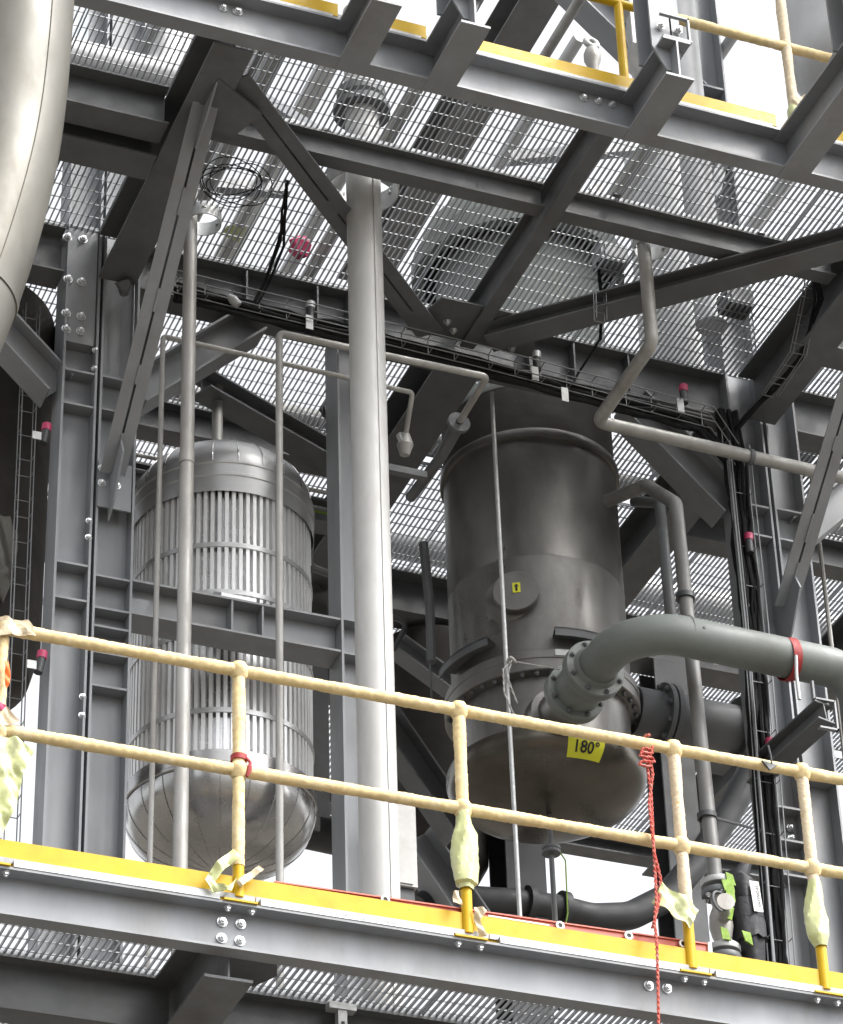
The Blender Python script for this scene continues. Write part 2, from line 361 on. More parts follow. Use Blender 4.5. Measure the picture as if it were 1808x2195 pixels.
for i, (x, z0) in enumerate([(-1.985,.0),(-.98,.13),(0.0,.23),(1.003,.23),(1.625,.235),(2.6,.2)]):
    lab = [None,'post wrapped almost to its foot, red band round it','post with a swollen pale film sleeve','post with torn tape flag near its foot','right-hand post with hanging film sleeve',None][i]
    po = part('post', MB().cyl((x,0,-.01), (x,0,1.03), .0235, 20), YEL, rail, lab)
    part('tape_wrap', wrap_tube(MB(), (x,0,z0), (x,0,1.03), .0262, 10+i), TAPEW if i in (3,4) else TAPE, po, ang=60)
    for zz in (.57, 1.045):
        m = MB(); m.lathe([(.027,-.04),(.036,-.025),(.040,-.008),(.041,.006),(.034,.022),(.027,.034)], (x,0,zz), 16, rf=lambda r,z,a: r*(1+.08*math.sin(3*a+z*90)))
        part('tape_joint', m, TAPE, po, ang=60)
    part('base_plate', MB().box((x-.07,-.040,-.044), (x+.07,-.0035,-.036)), YEL, po, smooth=False)
p2 = [o for o in rail.children if o.name.startswith('post')]
# swollen sleeves of plastic film
def crumple(m, amt, seed):
    rnd = random.Random(seed); ph = [rnd.uniform(0,6.28) for _ in range(9)]
    for v in m.v:
        v += Vector((math.sin(v.z*61+ph[0]+v.y*90)*amt, math.sin(v.z*47+ph[1]+v.x*80)*amt, math.sin(v.x*77+ph[2]+v.y*50)*amt))+Vector((rnd.uniform(-1,1),rnd.uniform(-1,1),rnd.uniform(-1,1)))*amt*.25
    return m
def sleeve(x, z0, z1, prof, seed, tag_, parent, lean=0):
    m = MB(); k = 40; n = 26; pts = []; rs = []
    rnd = random.Random(seed); ph = [rnd.uniform(0,6.28) for _ in range(4)]
    for i in range(k+1):
        t = i/k; pts.append(Vector((x+lean*math.sin(math.pi*t), -.004, z1+(z0-z1)*t)))
        rr = np.interp(t, [a for a,b in prof], [b for a,b in prof])
        rs.append(lambda an, rr=rr, t=t: rr*(1+.10*math.sin(2*an+ph[0]+t*5)+.06*math.sin(5*an+ph[1]-t*9)+.03*math.sin(11*an+ph[2]+t*31)))
    m.tube(pts, rs, n, cap=False)
    return part('film_sleeve', m, FILM, parent, tag_, ang=40)
posts = {round(x,2): o for x, o in zip([-1.985,-.98,0.0,1.003,1.625,2.6], [o for o in rail.children if o.name.split('.')[0]=='post'])}
sleeve(0.0, .19, .55, [(0,.030),(.15,.033),(.3,.048),(.6,.053),(.8,.050),(.93,.047),(.95,.032),(1,.030)], 3, 'swollen pale green film sleeve', posts[0.0])
sleeve(1.625, .19, .50, [(0,.029),(.35,.038),(.6,.047),(.85,.046),(.93,.036),(1,.028)], 4, 'loose film sleeve', posts[1.62] if 1.62 in posts else posts[round(1.625,2)], lean=-.012)
# film sheet hanging at the left end
def sheet(pts, m_, name, label, cat, th=.004, seed=0, sub=12, group=None, parent=None):
    """crumpled sheet through a grid of points rows x cols"""
    rnd = random.Random(seed); rows_ = len(pts); cols = len(pts[0]); P = [[Vector(p) for p in r] for r in pts]
    def ev(u, v):
        a = u*(rows_-1); b = v*(cols-1); i = min(int(a), rows_-2); j = min(int(b), cols-2); fa = a-i; fb = b-j
        fa = fa*fa*(3-2*fa); return P[i][j].lerp(P[i][j+1], fb).lerp(P[i+1][j].lerp(P[i+1][j+1], fb), fa)
    k1 = sub*(rows_-1); k2 = sub*(cols-1); vs = []; fs = []; ph = [rnd.uniform(0,6.28) for _ in range(6)]
    for i in range(k1+1):
        for j in range(k2+1):
            p = ev(i/k1, j/k2); q = p.copy()
            q.y += .008*math.sin(q.x*70+ph[0]+q.z*18)+.006*math.sin(q.z*60+ph[1]-q.x*30)+.004*math.sin(q.x*150+q.z*120+ph[2])
            vs.append(q)
    nn = len(vs); vs2 = vs+[v+Vector((0,th,0)) for v in vs]
    c = k2+1
    for i in range(k1):
        for j in range(k2):
            a = i*c+j; fs.append((a,a+1,a+c+1,a+c)); fs.append((nn+a,nn+a+c,nn+a+c+1,nn+a+1))
    for i in range(k1): a=i*c; fs.append((a,a+c,nn+a+c,nn+a)); a=i*c+k2; fs.append((a,nn+a,nn+a+c,a+c))
    for j in range(k2): a=j; fs.append((a,nn+a,nn+a+1,a+1)); a=k1*c+j; fs.append((a,a+1,nn+a+1,nn+a))
    mb = MB().add(vs2, fs)
    if parent: return part(name, mb, m_, parent, label, ang=50)
    return solo(name, mb, m_, label, cat, group, ang=50)
Y_ = -.04
sheet([[YP(-40,1575,Y_),YP(30,1580,Y_),YP(76,1606,Y_)],[YP(-60,1660,Y_),YP(20,1660,Y_),YP(50,1655,Y_)],[YP(-60,1740,Y_),YP(5,1740,Y_),YP(38,1720,Y_)],[YP(-60,1830,Y_),YP(-20,1820,Y_),YP(2,1795,Y_)]], FILM, 'film_sheet', 'crumpled pale green plastic film hanging from the mid rail at far left', 'plastic film', seed=5)
sheet([[YP(-40,1328,Y_),YP(10,1322,Y_),YP(60,1330,Y_)],[YP(-40,1360,Y_),YP(5,1362,Y_),YP(78,1362,Y_)]], TAPEW, 'tape_bandage', 'torn pale tape bunched on the top rail at its left end', 'tape', seed=6, sub=8)
sheet([[YP(-40,1470,Y_),YP(0,1505,Y_),YP(12,1510,Y_)],[YP(-40,1552,Y_),YP(5,1556,Y_),YP(41,1546,Y_)]], TAPEW, 'loose_tape', 'loose pale tape end with magenta ribbon on the far left post', 'tape', seed=7, sub=8)
sheet([[YP(-40,1490,Y_-.01),YP(14,1512,Y_-.01)],[YP(-40,1520,Y_-.01),YP(3,1524,Y_-.01)]], PINK, 'magenta_ribbon', 'magenta ribbon knotted round the far left post', 'ribbon', seed=8, sub=8)
sheet([[YP(9,1418,Y_-.01),YP(18,1418,Y_-.01)],[YP(10,1450,Y_-.01),YP(23,1452,Y_-.01)],[YP(12,1476,Y_-.01),YP(17,1474,Y_-.01)]], ORNG, 'orange_strap', 'bright orange strap looped on the far left post', 'strap', seed=9, sub=8)
# red clip band on first full post
m = MB(); m.lathe([(.029,-.012),(.034,-.012),(.034,.012),(.029,.012),(.029,-.012)], (-.98,0,.625), 24); part('red_band', m, REDP, posts[-.98])
m = MB(); m.tube([(-.955,-.02,.62),(-.94,-.03,.60),(-.945,-.03,.565),(-.955,-.03,.53)], [.008,.006,.012,.006], 8); solo('red_clip', m, REDP, 'small dark red clip hanging from the mid rail joint', 'clip')
# torn tape ends
sheet([[YP(500,1820,-.045),YP(515,1838,-.045)],[YP(462,1850,-.06),YP(482,1862,-.06)],[YP(440,1885,-.06),YP(462,1890,-.06)],[YP(455,1912,-.05),YP(498,1908,-.05)],[YP(500,1900,-.04),YP(512,1872,-.04)]], FILM, 'torn_tape', 'torn pale yellow tape bow at the foot of the first full post', 'tape', seed=11, sub=7)
sheet([[YP(555,1855,-.04),YP(565,1866,-.04)],[YP(505,1890,-.04),YP(515,1903,-.04)]], TAPEW, 'tape_tail', 'short tape tail sticking up right of the first full post', 'tape', seed=12)
sheet([[YP(1418,1892,-.05),YP(1402,1932,-.05)],[YP(1455,1915,-.06),YP(1445,1962,-.06)],[YP(1480,1925,-.06),YP(1470,1978,-.06)],[YP(1500,1950,-.05),YP(1478,1992,-.05)]], FILM, 'torn_tape', 'torn pale tape flag on the foot of the post right of the rope', 'tape', seed=13, sub=8)
sheet([[YP(972,1912,-.045),YP(985,1908,-.045)],[YP(972,1935,-.04),YP(990,1942,-.04)]], TAPEW, 'tape_tail', 'pale tape scrap left of the film-sleeved middle post', 'tape', seed=14)
sheet([[YP(1016,1945,-.035),YP(1046,1950,-.035)],[YP(1020,1972,-.035),YP(1030,1972,-.035)],[YP(1030,2006,-.035),YP(1042,2008,-.035)]], TAPEW, 'tape_tail', 'pink-white tape strip hanging right of the middle post foot', 'tape', seed=15)

# spirit level leaning behind the toe plate
lv = thing('spirit_level', 'long red spirit level standing on edge behind the yellow toe plate', 'spirit level', (.13,.03,0))
m = MB(); prof = [(-.011,0),(.011,0),(.011,.006),(.003,.006),(.003,.108),(.011,.108),(.011,.114),(-.011,.114),(-.011,.108),(-.003,.108),(-.003,.006),(-.011,.006)]
n = len(prof); m.add([(-.82,.03+u,-.010+v) for u,v in prof]+[(1.10,.03+u,.022+v) for u,v in prof], [(i,(i+1)%n,n+(i+1)%n,n+i)[::-1] for i in range(n)]+[tuple(range(n)),tuple(range(n,2*n))[::-1]])
part('rail', m, LEVEL, lv, smooth=False)
for x, r in ((.42,.019),(.73,.019),(.98,.019),(-.35,.019)):
    z = .012+(x+.82)/1.92*.022+.088
    m = MB(); m.lathe([(r*.55,0),(r,0),(r,.006),(r*.55,.006),(r*.55,0)], (x,.016,z-.01), 24, axis=(0,-1,0)); v = part('vial_frame', m, WHITE, lv)
    part('vial', MB().lathe([(0,.001),(r*.55,.001),(r*.55,.003),(0,.003)], (x,.016,z-.01), 20, axis=(0,-1,0)), INK, v)
part('end_cap', MB().box((1.098,.016,.018), (1.115,.044,.140)), WHITE, lv, smooth=False)
m = MB(); m.box((.10,.012,.094), (.37,.0165,.100)); m.box((-.27,.012,.085), (.0,.0165,.091)); part('white_line', m, WHITE, lv, smooth=False)

# red rope
kp = YP(1392, 1600, -.035); rz = kp.z
rp = MB(); rnd = random.Random(4)
def strands(m, pts, r=.0055, tw=.05):
    pts = [Vector(p) for p in pts]; dense = []
    for a, b in zip(pts[:-1], pts[1:]):
        k = max(1, int((b-a).length/.012))
        for i in range(k): dense.append(a.lerp(b, i/k))
    dense.append(pts[-1]); s = 0
    for q in range(2):
        P2 = []; s = 0
        for i, p in enumerate(dense):
            if i: s += (dense[i]-dense[i-1]).length
            an = s/tw*2*math.pi+q*math.pi; P2.append(p+Vector((math.cos(an)*r*.7, math.sin(an)*r*.7, math.cos(an+1)*r*.2)))
        m.tube(P2, r*.8, 6)
    return m
top = Vector((kp.x, -.038, 1.03))
strands(rp, [YP(1400,1600,-.038), YP(1388,1640,-.045), YP(1396,1700,-.045), YP(1400,1780,-.045), YP(1404,1850,-.045), YP(1408,1930,-.05), YP(1404,1975,-.06), YP(1409,2030,-.09), YP(1411,2110,-.09), YP(1413,2240,-.09)])
strands(rp, [YP(1392,1618,-.045), YP(1400,1660,-.05), YP(1392,1720,-.05), YP(1403,1830,-.05), YP(1417,1885,-.05), YP(1412,1940,-.05), YP(1399,1990,-.05)])
loop = [Vector((kp.x+.005, math.cos(a)*.042, 1.045+math.sin(a)*.042)) for a in np.linspace(-2.2, 2.6, 16)]; strands(rp, loop)
for k in range(4):
    c = YP(1388+random.uniform(-6,8), 1612+k*11, -.05)
    strands(rp, [c+Vector((math.cos(a)*.026, -abs(math.sin(a))*.01, math.sin(a)*.012+k*.004)) for a in np.linspace(0,6.4,14)])
solo('rope', rp, ROPE, 'red and white rope knotted over the top rail and hanging down past the edge', 'rope')
# small hook under top rail right
m = MB(); q = YP(1648,1640,-.03); m.slab([q+Vector((-.035,-.01,.012)), q+Vector((.04,-.01,.002)), q+Vector((.0,-.012,-.03))], (0,1,0), .01); m.tube([q+Vector((0,-.015,.09)), q+Vector((.0,-.03,.03)), q+Vector((.0,-.03,-.01))], .004, 6)
solo('rail_hook', m, BLACKP, 'little black hook strapped under the top rail near the black cables', 'hook')

# ------------------------------------------------------------------ upper deck edge
G = 'steel framing of the upper deck'
prof = [(0,0),(.088,0),(.088,.013),(.009,.013),(.009,.244),(.088,.244),(.088,.257),(0,.257)]
n = len(prof); ub = MB()
ub.add([(-3.4,.048-u,4.565+v) for u,v in prof]+[(3.8,.048-u,4.565+v) for u,v in prof], [(i,(i+1)%n,n+(i+1)%n,n+i)[::-1] for i in range(n)]+[tuple(range(n)),tuple(range(n,2*n))[::-1]])
uedge = solo('edge_channel', ub, STEEL, 'long grey edge channel of the upper deck, above the bar grating', 'beam', G, smooth=False)
for px, py in [(1250,202),(1282,212),(1310,200),(507,7),(511,25),(478,16)]:
    p = YP(px, py, .038); p.z = max(4.61, min(4.77, p.z)); bolt(uedge, p, FR)
for i, (a, b, lab) in enumerate([(-3.2,-.50,'left'),(-.34,-.04,'between the two left brackets'),(.115,1.09,'behind the eye fitting'),(1.175,1.87,'right of the bare yellow post'),(2.03,3.4,'at the right edge of the picture')]):
    tp = thing('toe_plate', 'yellow toe plate section of the upper deck, %s' % lab, 'toe plate', ((a+b)/2,0,4.87), 'upper toe plate sections')
    m = MB(); m.box((a,-.031,4.838), (b,-.025,4.918)); m.box((a,-.025,4.876),(b,.01,4.880)); part('plate', m, YEL, tp, smooth=False)
    m = MB(); m.box((a,-.037,4.8235), (b-.03,-.0315,4.840)); part('edge_strip', m, GALV, tp, smooth=False)
def bracket(x, label, e=0.0):
    t = thing('cantilever_bracket', label, 'bracket', (x,-.2,4.56), 'cantilever brackets on the upper deck edge')
    part('stub_beam', MB().prism(I(.25,.15,.014,.01), (x,-.47-e,4.687), (x,.036,4.687), (1,0,0)), STEEL, t, smooth=False)
    m = MB()    # forked foot: plate with pointed lower end on each side of the stub
    m.slab([(x-.10,-.40-e,4.80),(x-.03,-.40-e,4.66),(x+.02,-.40-e,4.66),(x+.06,-.40-e,4.80),(x+.06,-.40-e,6.9),(x-.10,-.40-e,6.9)], (0,1,0), .012)
    m.slab([(x-.10,-.25-e,4.80),(x+.09,-.25-e,4.80),(x+.09,-.25-e,6.9),(x-.10,-.25-e,6.9)], (0,1,0), .012)
    m.box((x-.012,-.388-e,4.81), (x-.002,-.25-e,6.9))
    p = part('post', m, STEEL, t, smooth=False)
    m = MB(); m.slab([(x+.005,-.40-e,4.815),(x+.005,-.40-e,5.02),(x+.005,-.30-e,5.02),(x+.005,.02,4.83),(x+.005,.02,4.815)], (1,0,0), .010); part('gusset', m, STEEL, t, smooth=False)
    m = MB(); m.box((x-.07,-.47-e,4.813), (x+.085,-.44-e,4.825)); m.box((x+.075,-.46-e,4.813),(x+.085,-.44-e,4.98)); m.box((x-.07,-.46-e,4.97),(x+.085,-.44-e,4.98)); part('cap_angle', m, STEEL, t, smooth=False)
    bolt(t, (x-.05,-.413-e,4.93), FR); bolt(t, (x+.045,-.413-e,4.93), FR);
    return t
bracket(-.42,'leftmost cantilever bracket on the upper deck edge, cut by the picture top')
bracket(.03,'second cantilever bracket, just right of the rounded yellow toe plate end')
bracket(1.10,'third cantilever bracket, right beside the bare yellow post')
bracket(1.955,'cantilever bracket nearest the right side, with the wrapped rail ending on it', .42)
bracket(2.6,'cantilever bracket off the right corner of the upper deck')
ur = thing('upper_handrail', 'handrail on the upper deck edge, bare yellow at left and tape wrapped at right', 'handrail', (1.5,0,TZ))
part('mid_rail', wrap_tube(MB(), (1.16,0,5.445), (2.35,0,5.445), .027, 31), TAPE, ur, ang=60)
part('mid_rail', MB().cyl((.3,0,5.445), (1.16,0,5.445), .0235, 18), YEL, ur, 'bare yellow rail length')
m = MB().cyl((1.042,0,4.87), (1.042,0,6.0), .0235, 20); m.box((.97,-.03,4.87),(1.11,.0,4.878)); part('post', m, YEL, ur, 'bare yellow post')
part('post', wrap_tube(MB(), (2.0,0,4.97), (2.0,0,6.0), .027, 33), TAPEW, ur, 'white wrapped post', ang=60)
part('film_sleeve', crumple(MB().tube([(2.0,0,5.03),(2.0,-.003,5.0),(2.0,-.005,4.96),(2.0,0,4.92)], [.03,.037,.036,.026], 16), .003, 4), FILM, ur)
sheet([[YP(1700,210,-.03),YP(1730,200,-.03)],[YP(1704,235,-.03),YP(1712,232,-.03)]], TAPEW, 'tape_tail', 'white tape tail at the foot of the wrapped upper post', 'tape', seed=22)

# ------------------------------------------------------------------ ceiling beams
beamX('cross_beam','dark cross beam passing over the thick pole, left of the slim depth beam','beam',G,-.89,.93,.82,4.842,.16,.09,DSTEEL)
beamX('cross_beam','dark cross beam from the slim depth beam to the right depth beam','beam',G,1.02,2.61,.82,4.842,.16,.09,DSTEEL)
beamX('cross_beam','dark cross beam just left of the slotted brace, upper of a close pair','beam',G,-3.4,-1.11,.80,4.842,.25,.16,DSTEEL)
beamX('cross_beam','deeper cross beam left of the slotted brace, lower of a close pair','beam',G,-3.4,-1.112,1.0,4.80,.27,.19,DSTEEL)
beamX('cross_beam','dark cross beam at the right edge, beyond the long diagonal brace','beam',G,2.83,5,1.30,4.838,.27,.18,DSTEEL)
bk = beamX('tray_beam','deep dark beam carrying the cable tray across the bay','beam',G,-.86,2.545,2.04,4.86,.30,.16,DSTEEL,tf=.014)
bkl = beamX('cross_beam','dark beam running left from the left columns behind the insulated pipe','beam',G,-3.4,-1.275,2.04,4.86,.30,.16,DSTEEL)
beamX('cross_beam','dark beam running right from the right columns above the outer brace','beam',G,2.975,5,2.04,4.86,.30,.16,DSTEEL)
m = MB()
for i, x in enumerate((-.28,.12,.30,1.35,1.62,1.95)):
    part('stiffener', MB().box((x,1.966,4.575), (x+.01,2.034,4.845)), DSTEEL, bk, smooth=False)
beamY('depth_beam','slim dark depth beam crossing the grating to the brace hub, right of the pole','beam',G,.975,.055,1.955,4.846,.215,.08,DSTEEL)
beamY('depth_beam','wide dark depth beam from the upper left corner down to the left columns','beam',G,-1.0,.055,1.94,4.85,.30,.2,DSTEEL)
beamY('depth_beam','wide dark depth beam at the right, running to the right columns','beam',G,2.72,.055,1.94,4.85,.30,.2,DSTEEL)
GB = 'background framing behind the two vessels'
beamY('depth_beam','dark depth beam behind the big pole, between the two vessels','beam',GB,.98,2.13,7.0,4.846,.27,.26,DSTEEL)
beamY('depth_beam','dark depth beam far left behind the ribbed vessel','beam',GB,-1.0,2.14,5.5,4.846,.27,.2,DSTEEL)
beamY('depth_beam','dark depth beam behind the right columns','beam',GB,2.72,2.14,7.0,4.85,.3,.2,DSTEEL)
beamY('depth_beam','dark depth beam low at right, behind the third yellow post','beam',GB,4.45,2.2,7.0,4.85,.3,.22,DSTEEL)
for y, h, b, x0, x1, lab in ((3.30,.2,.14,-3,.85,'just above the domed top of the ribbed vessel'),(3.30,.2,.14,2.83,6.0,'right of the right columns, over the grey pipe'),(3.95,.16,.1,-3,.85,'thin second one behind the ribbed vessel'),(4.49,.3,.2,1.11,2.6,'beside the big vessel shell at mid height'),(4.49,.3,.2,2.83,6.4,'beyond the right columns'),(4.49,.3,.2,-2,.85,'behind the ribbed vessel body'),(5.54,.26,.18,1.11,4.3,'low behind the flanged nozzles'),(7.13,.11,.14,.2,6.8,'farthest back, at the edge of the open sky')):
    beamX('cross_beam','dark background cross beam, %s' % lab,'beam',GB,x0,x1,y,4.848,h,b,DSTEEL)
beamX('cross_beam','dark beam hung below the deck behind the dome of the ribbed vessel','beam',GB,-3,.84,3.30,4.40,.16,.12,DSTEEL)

# ------------------------------------------------------------------ columns
def hcol(name, label, x0, x1, z0, z1, stiff, bolts=(), group='grey H columns of the frame', y0=1.95, y1=2.13, m=None, cat='column'):
    t = thing(name, label, cat, ((x0+x1)/2, 2.04, z0), group); m = m or STEEL
    s = MB(); s.box((x0,y0,z0), (x0+.012,y1,z1)); s.box((x1-.012,y0,z0), (x1,y1,z1)); s.box((x0+.012,2.036,z0), (x1-.012,2.044,z1)); part('shaft', s, m, t, smooth=False)
    for z in stiff: part('stiffener', MB().box((x0+.0125,y0+.004,z-.006), (x1-.0125,2.0355,z+.006)), m, t, smooth=False)
    for (bx, bz) in bolts: bolt(t, (bx, 2.028, bz), FR, 1.15)
    return t
lc = hcol('steel_column','left H column with two rows of bright bolts, left one of the bolted pair', -1.265,-1.082,-7.6,9.5,(3.935,3.725,2.765,2.56),[])
s = MB(); s.box((-1.2525,1.966,4.12), (-1.10,2.0355,4.90)); part('splice_plate', s, STEEL, lc, smooth=False)
for px, py in ((146,598),(175,604),(142,671),(174,678),(142,705),(173,710),(145,508),(178,513)):
    p = YP(px, py, 1.962); bolt(lc, (p.x, 1.966, p.z), FR, 1.15)
lc2 = hcol('steel_column','left H column nearer the ribbed vessel, right one of the bolted pair', -1.066,-.868,-7.6,9.5,(3.937,3.732,2.725,2.54,2.435,2.287,2.10))
for z in (3.037,2.94,2.025,1.922,4.093,3.975):
    bolt(lc2, (-1.095,1.965,z), FR, .8)
mc = hcol('steel_column','middle H column, partly hidden behind the thick galvanised pole', .222,.425,-7.6,4.555,(2.74,2.54,.9))
rc = hcol('steel_column','right H column behind the black cable bundle', 2.545,2.75,-7.6,9.5,(3.98,3.785,2.095,1.902,1.702))
rc2 = hcol('steel_column','outer right H column, nearest the right edge of the picture', 2.77,2.965,-7.6,4.85,(3.99,3.79,2.3))
for (bx, bz) in ((2.70,2.02),(2.70,1.96),(2.70,1.80),(2.60,4.35)): bolt(rc, (bx,2.03,bz), FR, 1.0)
GC = 'background columns behind the vessels'
def bgcol(x, y, z0, z1, label, w=.2, m=None): return solo('steel_column', MB().prism(I(w,w,.014,.01), (x,y,z0), (x,y,z1), (1,0,0)), m or DSTEEL, label, 'column', GC, smooth=False)
bgcol(2.27,4.5,-7.6,4.54,'wide black background column under the brown vessel bottom',.25, BLACKP)
bgcol(3.32,4.49,-7.6,4.54,'dark background column behind the right-hand pipe run',.22)
bgcol(.98,4.49,3.05,4.54,'short dark post behind the pole, between the vessels',.18)
bgcol(-1.2,4.49,2.4,4.54,'dark column behind the left columns',.22)

# mid beam between left and middle columns
mb_ = beamX('mid_beam','grey beam across the front of the ribbed vessel, between left and middle columns','beam','grey H columns of the frame',-.866,.220,2.04,2.74,.2,.17,STEEL)
sp = MB()
for x in (-.355,-.195): part('stiffener', MB().box((x,1.958,2.553), (x+.01,2.0355,2.727)), STEEL, mb_, smooth=False)
m = MB(); m.slab([(-.866,2.0,2.66),(-.76,2.0,2.66),(-.80,2.0,2.56),(-.866,2.0,2.53)], (0,1,0), .01); solo('gusset_plate', m, STEEL, 'small gusset between the mid beam and the left column', 'plate', smooth=False)

# ------------------------------------------------------------------ braces
GR = 'diagonal braces of the frame'
def ibrace(label, p0, p1, h=.18, b=.17, m=None, side=(0,1,0)):
    return solo('brace', MB().prism(I(h,b,.012,.008), p0, p1, side), m or STEEL, label, 'brace', GR, smooth=False)
ibrace('wide diagonal brace rising from the left columns to the cable tray beam', (-.872,2.06,3.918), (-.22,2.06,4.555))
ibrace('wide diagonal brace running up left from the left columns, behind the insulated pipe', (-1.262,2.06,3.862), (-1.95,2.06,4.555))
ibrace('wide diagonal brace from the cable tray beam down to the right columns', (1.98,2.06,4.555), (2.55,2.06,3.99), h=.22)
ibrace('diagonal brace rising right from the outer right column', (2.955,2.06,3.905), (3.60,2.06,4.555))
def twin(name, label, p0, p1, w=.058, gap=.013, side=(1,0,0), slots=(), m=None):
    """two angles back to back; the light shows through between the packing plates"""
    t = thing(name, label, 'brace', Vector(p0).lerp(Vector(p1), .5), GR); p0 = Vector(p0); p1 = Vector(p1); d = (p1-p0)
    for s in (-1, 1):
        pr = [(s*gap/2,0),(s*(gap/2+w),0),(s*(gap/2+w),.009),(s*(gap/2+.009),.009),(s*(gap/2+.009),w),(s*gap/2,w)]
        if s < 0: pr = pr[::-1]
        part('angle', MB().prism(pr, p0, p1, side), m or STEEL, t, smooth=False)
    last = 0
    for a, b in list(slots)+[(1,1)]:
        part('packing_plate', MB().prism(Rc(gap-.001,.05), p0+d*last+Vector((0,0,.024)), p0+d*a+Vector((0,0,.024)), side), m or STEEL, t, smooth=False); last = b
        if a == 1: break
    return t
kb = twin('knee_brace','slotted twin-angle knee brace dropping from the upper left to the left columns', (-1.0,.42,4.60), (-1.0,1.90,3.30), slots=((.13,.26),(.33,.52),(.58,.72),(.77,.9)))
kb2 = twin('knee_brace','slotted twin-angle knee brace at the right edge, dropping to the right columns', (2.74,.42,4.60), (2.74,1.90,3.30), slots=((.1,.26),(.33,.52),(.56,.74),(.82,.88)))
for x, k in ((-1.0,kb),(2.74,kb2)):
    m = MB(); m.slab([(x-.005,1.95,3.05),(x-.005,1.95,3.40),(x-.005,1.78,3.45),(x-.005,1.72,3.32),(x-.005,1.86,3.12)], (1,0,0), .010); part('end_plate', m, STEEL, k, smooth=False)
    m = MB(); m.slab([(x-.005,.30,4.548),(x-.005,.72,4.548),(x-.005,.62,4.38),(x-.005,.48,4.44)], (1,0,0), .010); part('end_plate', m, STEEL, k, smooth=False)
m = MB(); m.box((-1.062,1.938,3.12), (-.89,1.949,3.40)); gpl = solo('gusset_plate', m, STEEL, 'bolted plate where the left knee brace meets the column', 'plate', smooth=False)
for px, py in ((219,1002),(219,1034),(251,1040)): p = YP(px, py, 1.93); bolt(gpl, (p.x,1.938,p.z), FR)
A = ZP(505,165,4.6); B = ZP(922,712,4.6)
twin('plan_brace','dark slotted horizontal brace from the upper left corner to the brace hub', (A.x,A.y,4.585), (B.x,B.y,4.585), side=(B-A).cross(Vector((0,0,1))), slots=((.10,.45),(.5,.9)), m=DSTEEL, w=.068)
A = ZP(1830,515,4.6); B = ZP(1048,722,4.6)
solo('plan_brace', MB().prism(I(.1,.15,.01,.007), (A.x+.3*(A.x-B.x),A.y+.3*(A.y-B.y),4.60), (B.x,B.y,4.60), (B-A).cross(Vector((0,0,1)))), DSTEEL, 'dark horizontal brace from the brace hub to the right edge of the picture', 'brace', GR, smooth=False)
m = MB(); m.slab([(.70,1.62,4.655),(1.25,1.62,4.655),(1.36,1.94,4.655),(.62,1.94,4.655)], (0,0,1), .012); hub = solo('hub_plate', m, DSTEEL, 'flat plate where the horizontal braces meet the cable tray beam', 'plate', smooth=False)
for q in ((.86,1.86),(.80,1.80),(1.18,1.84),(1.22,1.90)): bolt(hub, (q[0],q[1],4.655), (0,0,-1))
m = MB(); m.slab([(-1.0,.28,4.545),(-.72,.45,4.545),(-.80,.66,4.545),(-1.05,.62,4.545)], (0,0,1), .012); solo('hub_plate', m, DSTEEL, 'flat plate under the top of the left knee brace', 'plate', smooth=False)
ibrace('dark background diagonal between ribbed vessel and middle column, under the grating', (-.28,2.72,4.62), (.93,3.26,4.60), .12, .16, DSTEEL)
ibrace('dark background brace left of the big vessel, crossing the bright grating', (.95,4.3,4.55), (1.9,5.3,4.55), .14, .16, DSTEEL)
ibrace('grey lower background brace just left of the big vessel', tuple(YP(845,1380,3.9)), tuple(YP(1010,1500,3.9)), .12, .12, STEEL)
ibrace('dark steep background brace low behind the pole', tuple(YP(820,1540,3.9)), tuple(YP(990,1790,3.9)), .17, .17, DSTEEL)
ibrace('blue grey brace foot seen against the sky right of the junction box', tuple(YP(885,1800,4.3)), tuple(YP(1010,1985,4.3)), .2, .2, STEEL)

# ------------------------------------------------------------------ ribbed vessel
VX, VY, VR = -.135, 2.78, .475
v1 = thing('ribbed_vessel', 'shiny insulated vessel in ribbed aluminium cladding with domed ends, left of the thick pole', 'vessel', (VX,VY,1.6))
NR = 80
def rib(r, z, a):
    t = (a*NR/(2*math.pi)) % 1.0
    s = 0 if t < .27 else (t-.27)/.06 if t < .33 else 1 if t < .88 else (.94-t)/.06 if t < .94 else 0
    return r - .036*(1-s)
for (z0, z1) in ((2.05,3.68),):
    m = MB(); k = 14
    m.lathe([(VR, z0+(z1-z0)*i/k) for i in range(k+1)], (VX,VY,0), NR*14, rf=rib); part('ribbed_cladding', m, RIBM, v1, ang=25)
    part('gap_shade_backing', MB().lathe([(VR-.027,z0+.002),(VR-.027,z1-.002)], (VX,VY,0), 96), BACKM, v1)  # added darker cylinder behind the ribs, deepens the shade in the gaps
for z in (3.31,3.02,2.78,2.32):
    m = MB(); m.lathe([(VR-.004,z-.014),(VR+.006,z-.014),(VR+.006,z+.014),(VR-.004,z+.014)], (VX,VY,0), 96); part('strap_band', m, SHEET, v1)
def gores(m, prof, n, c, r=.0045):
    for k in range(n):
        a = 2*math.pi*k/n; m.tube([Vector(c)+Vector((math.cos(a)*(q+.001), math.sin(a)*(q+.001), z)) for q, z in prof if q > .05], r, 5)
pr = [(VR+.012,3.64),(VR+.014,3.68),(VR+.014,3.735),(VR+.019,3.74),(VR+.019,3.755),(VR+.014,3.76),(VR+.013,3.815),(VR+.018,3.82),(VR+.018,3.832),(VR+.010,3.837)]
part('upper_collar', MB().lathe(pr, (VX,VY,0), 96), SHEET, v1)
dome = [(VR*math.cos(t)+.01, 3.835+.33*math.sin(t)) for t in np.linspace(0, 1.45, 14)]
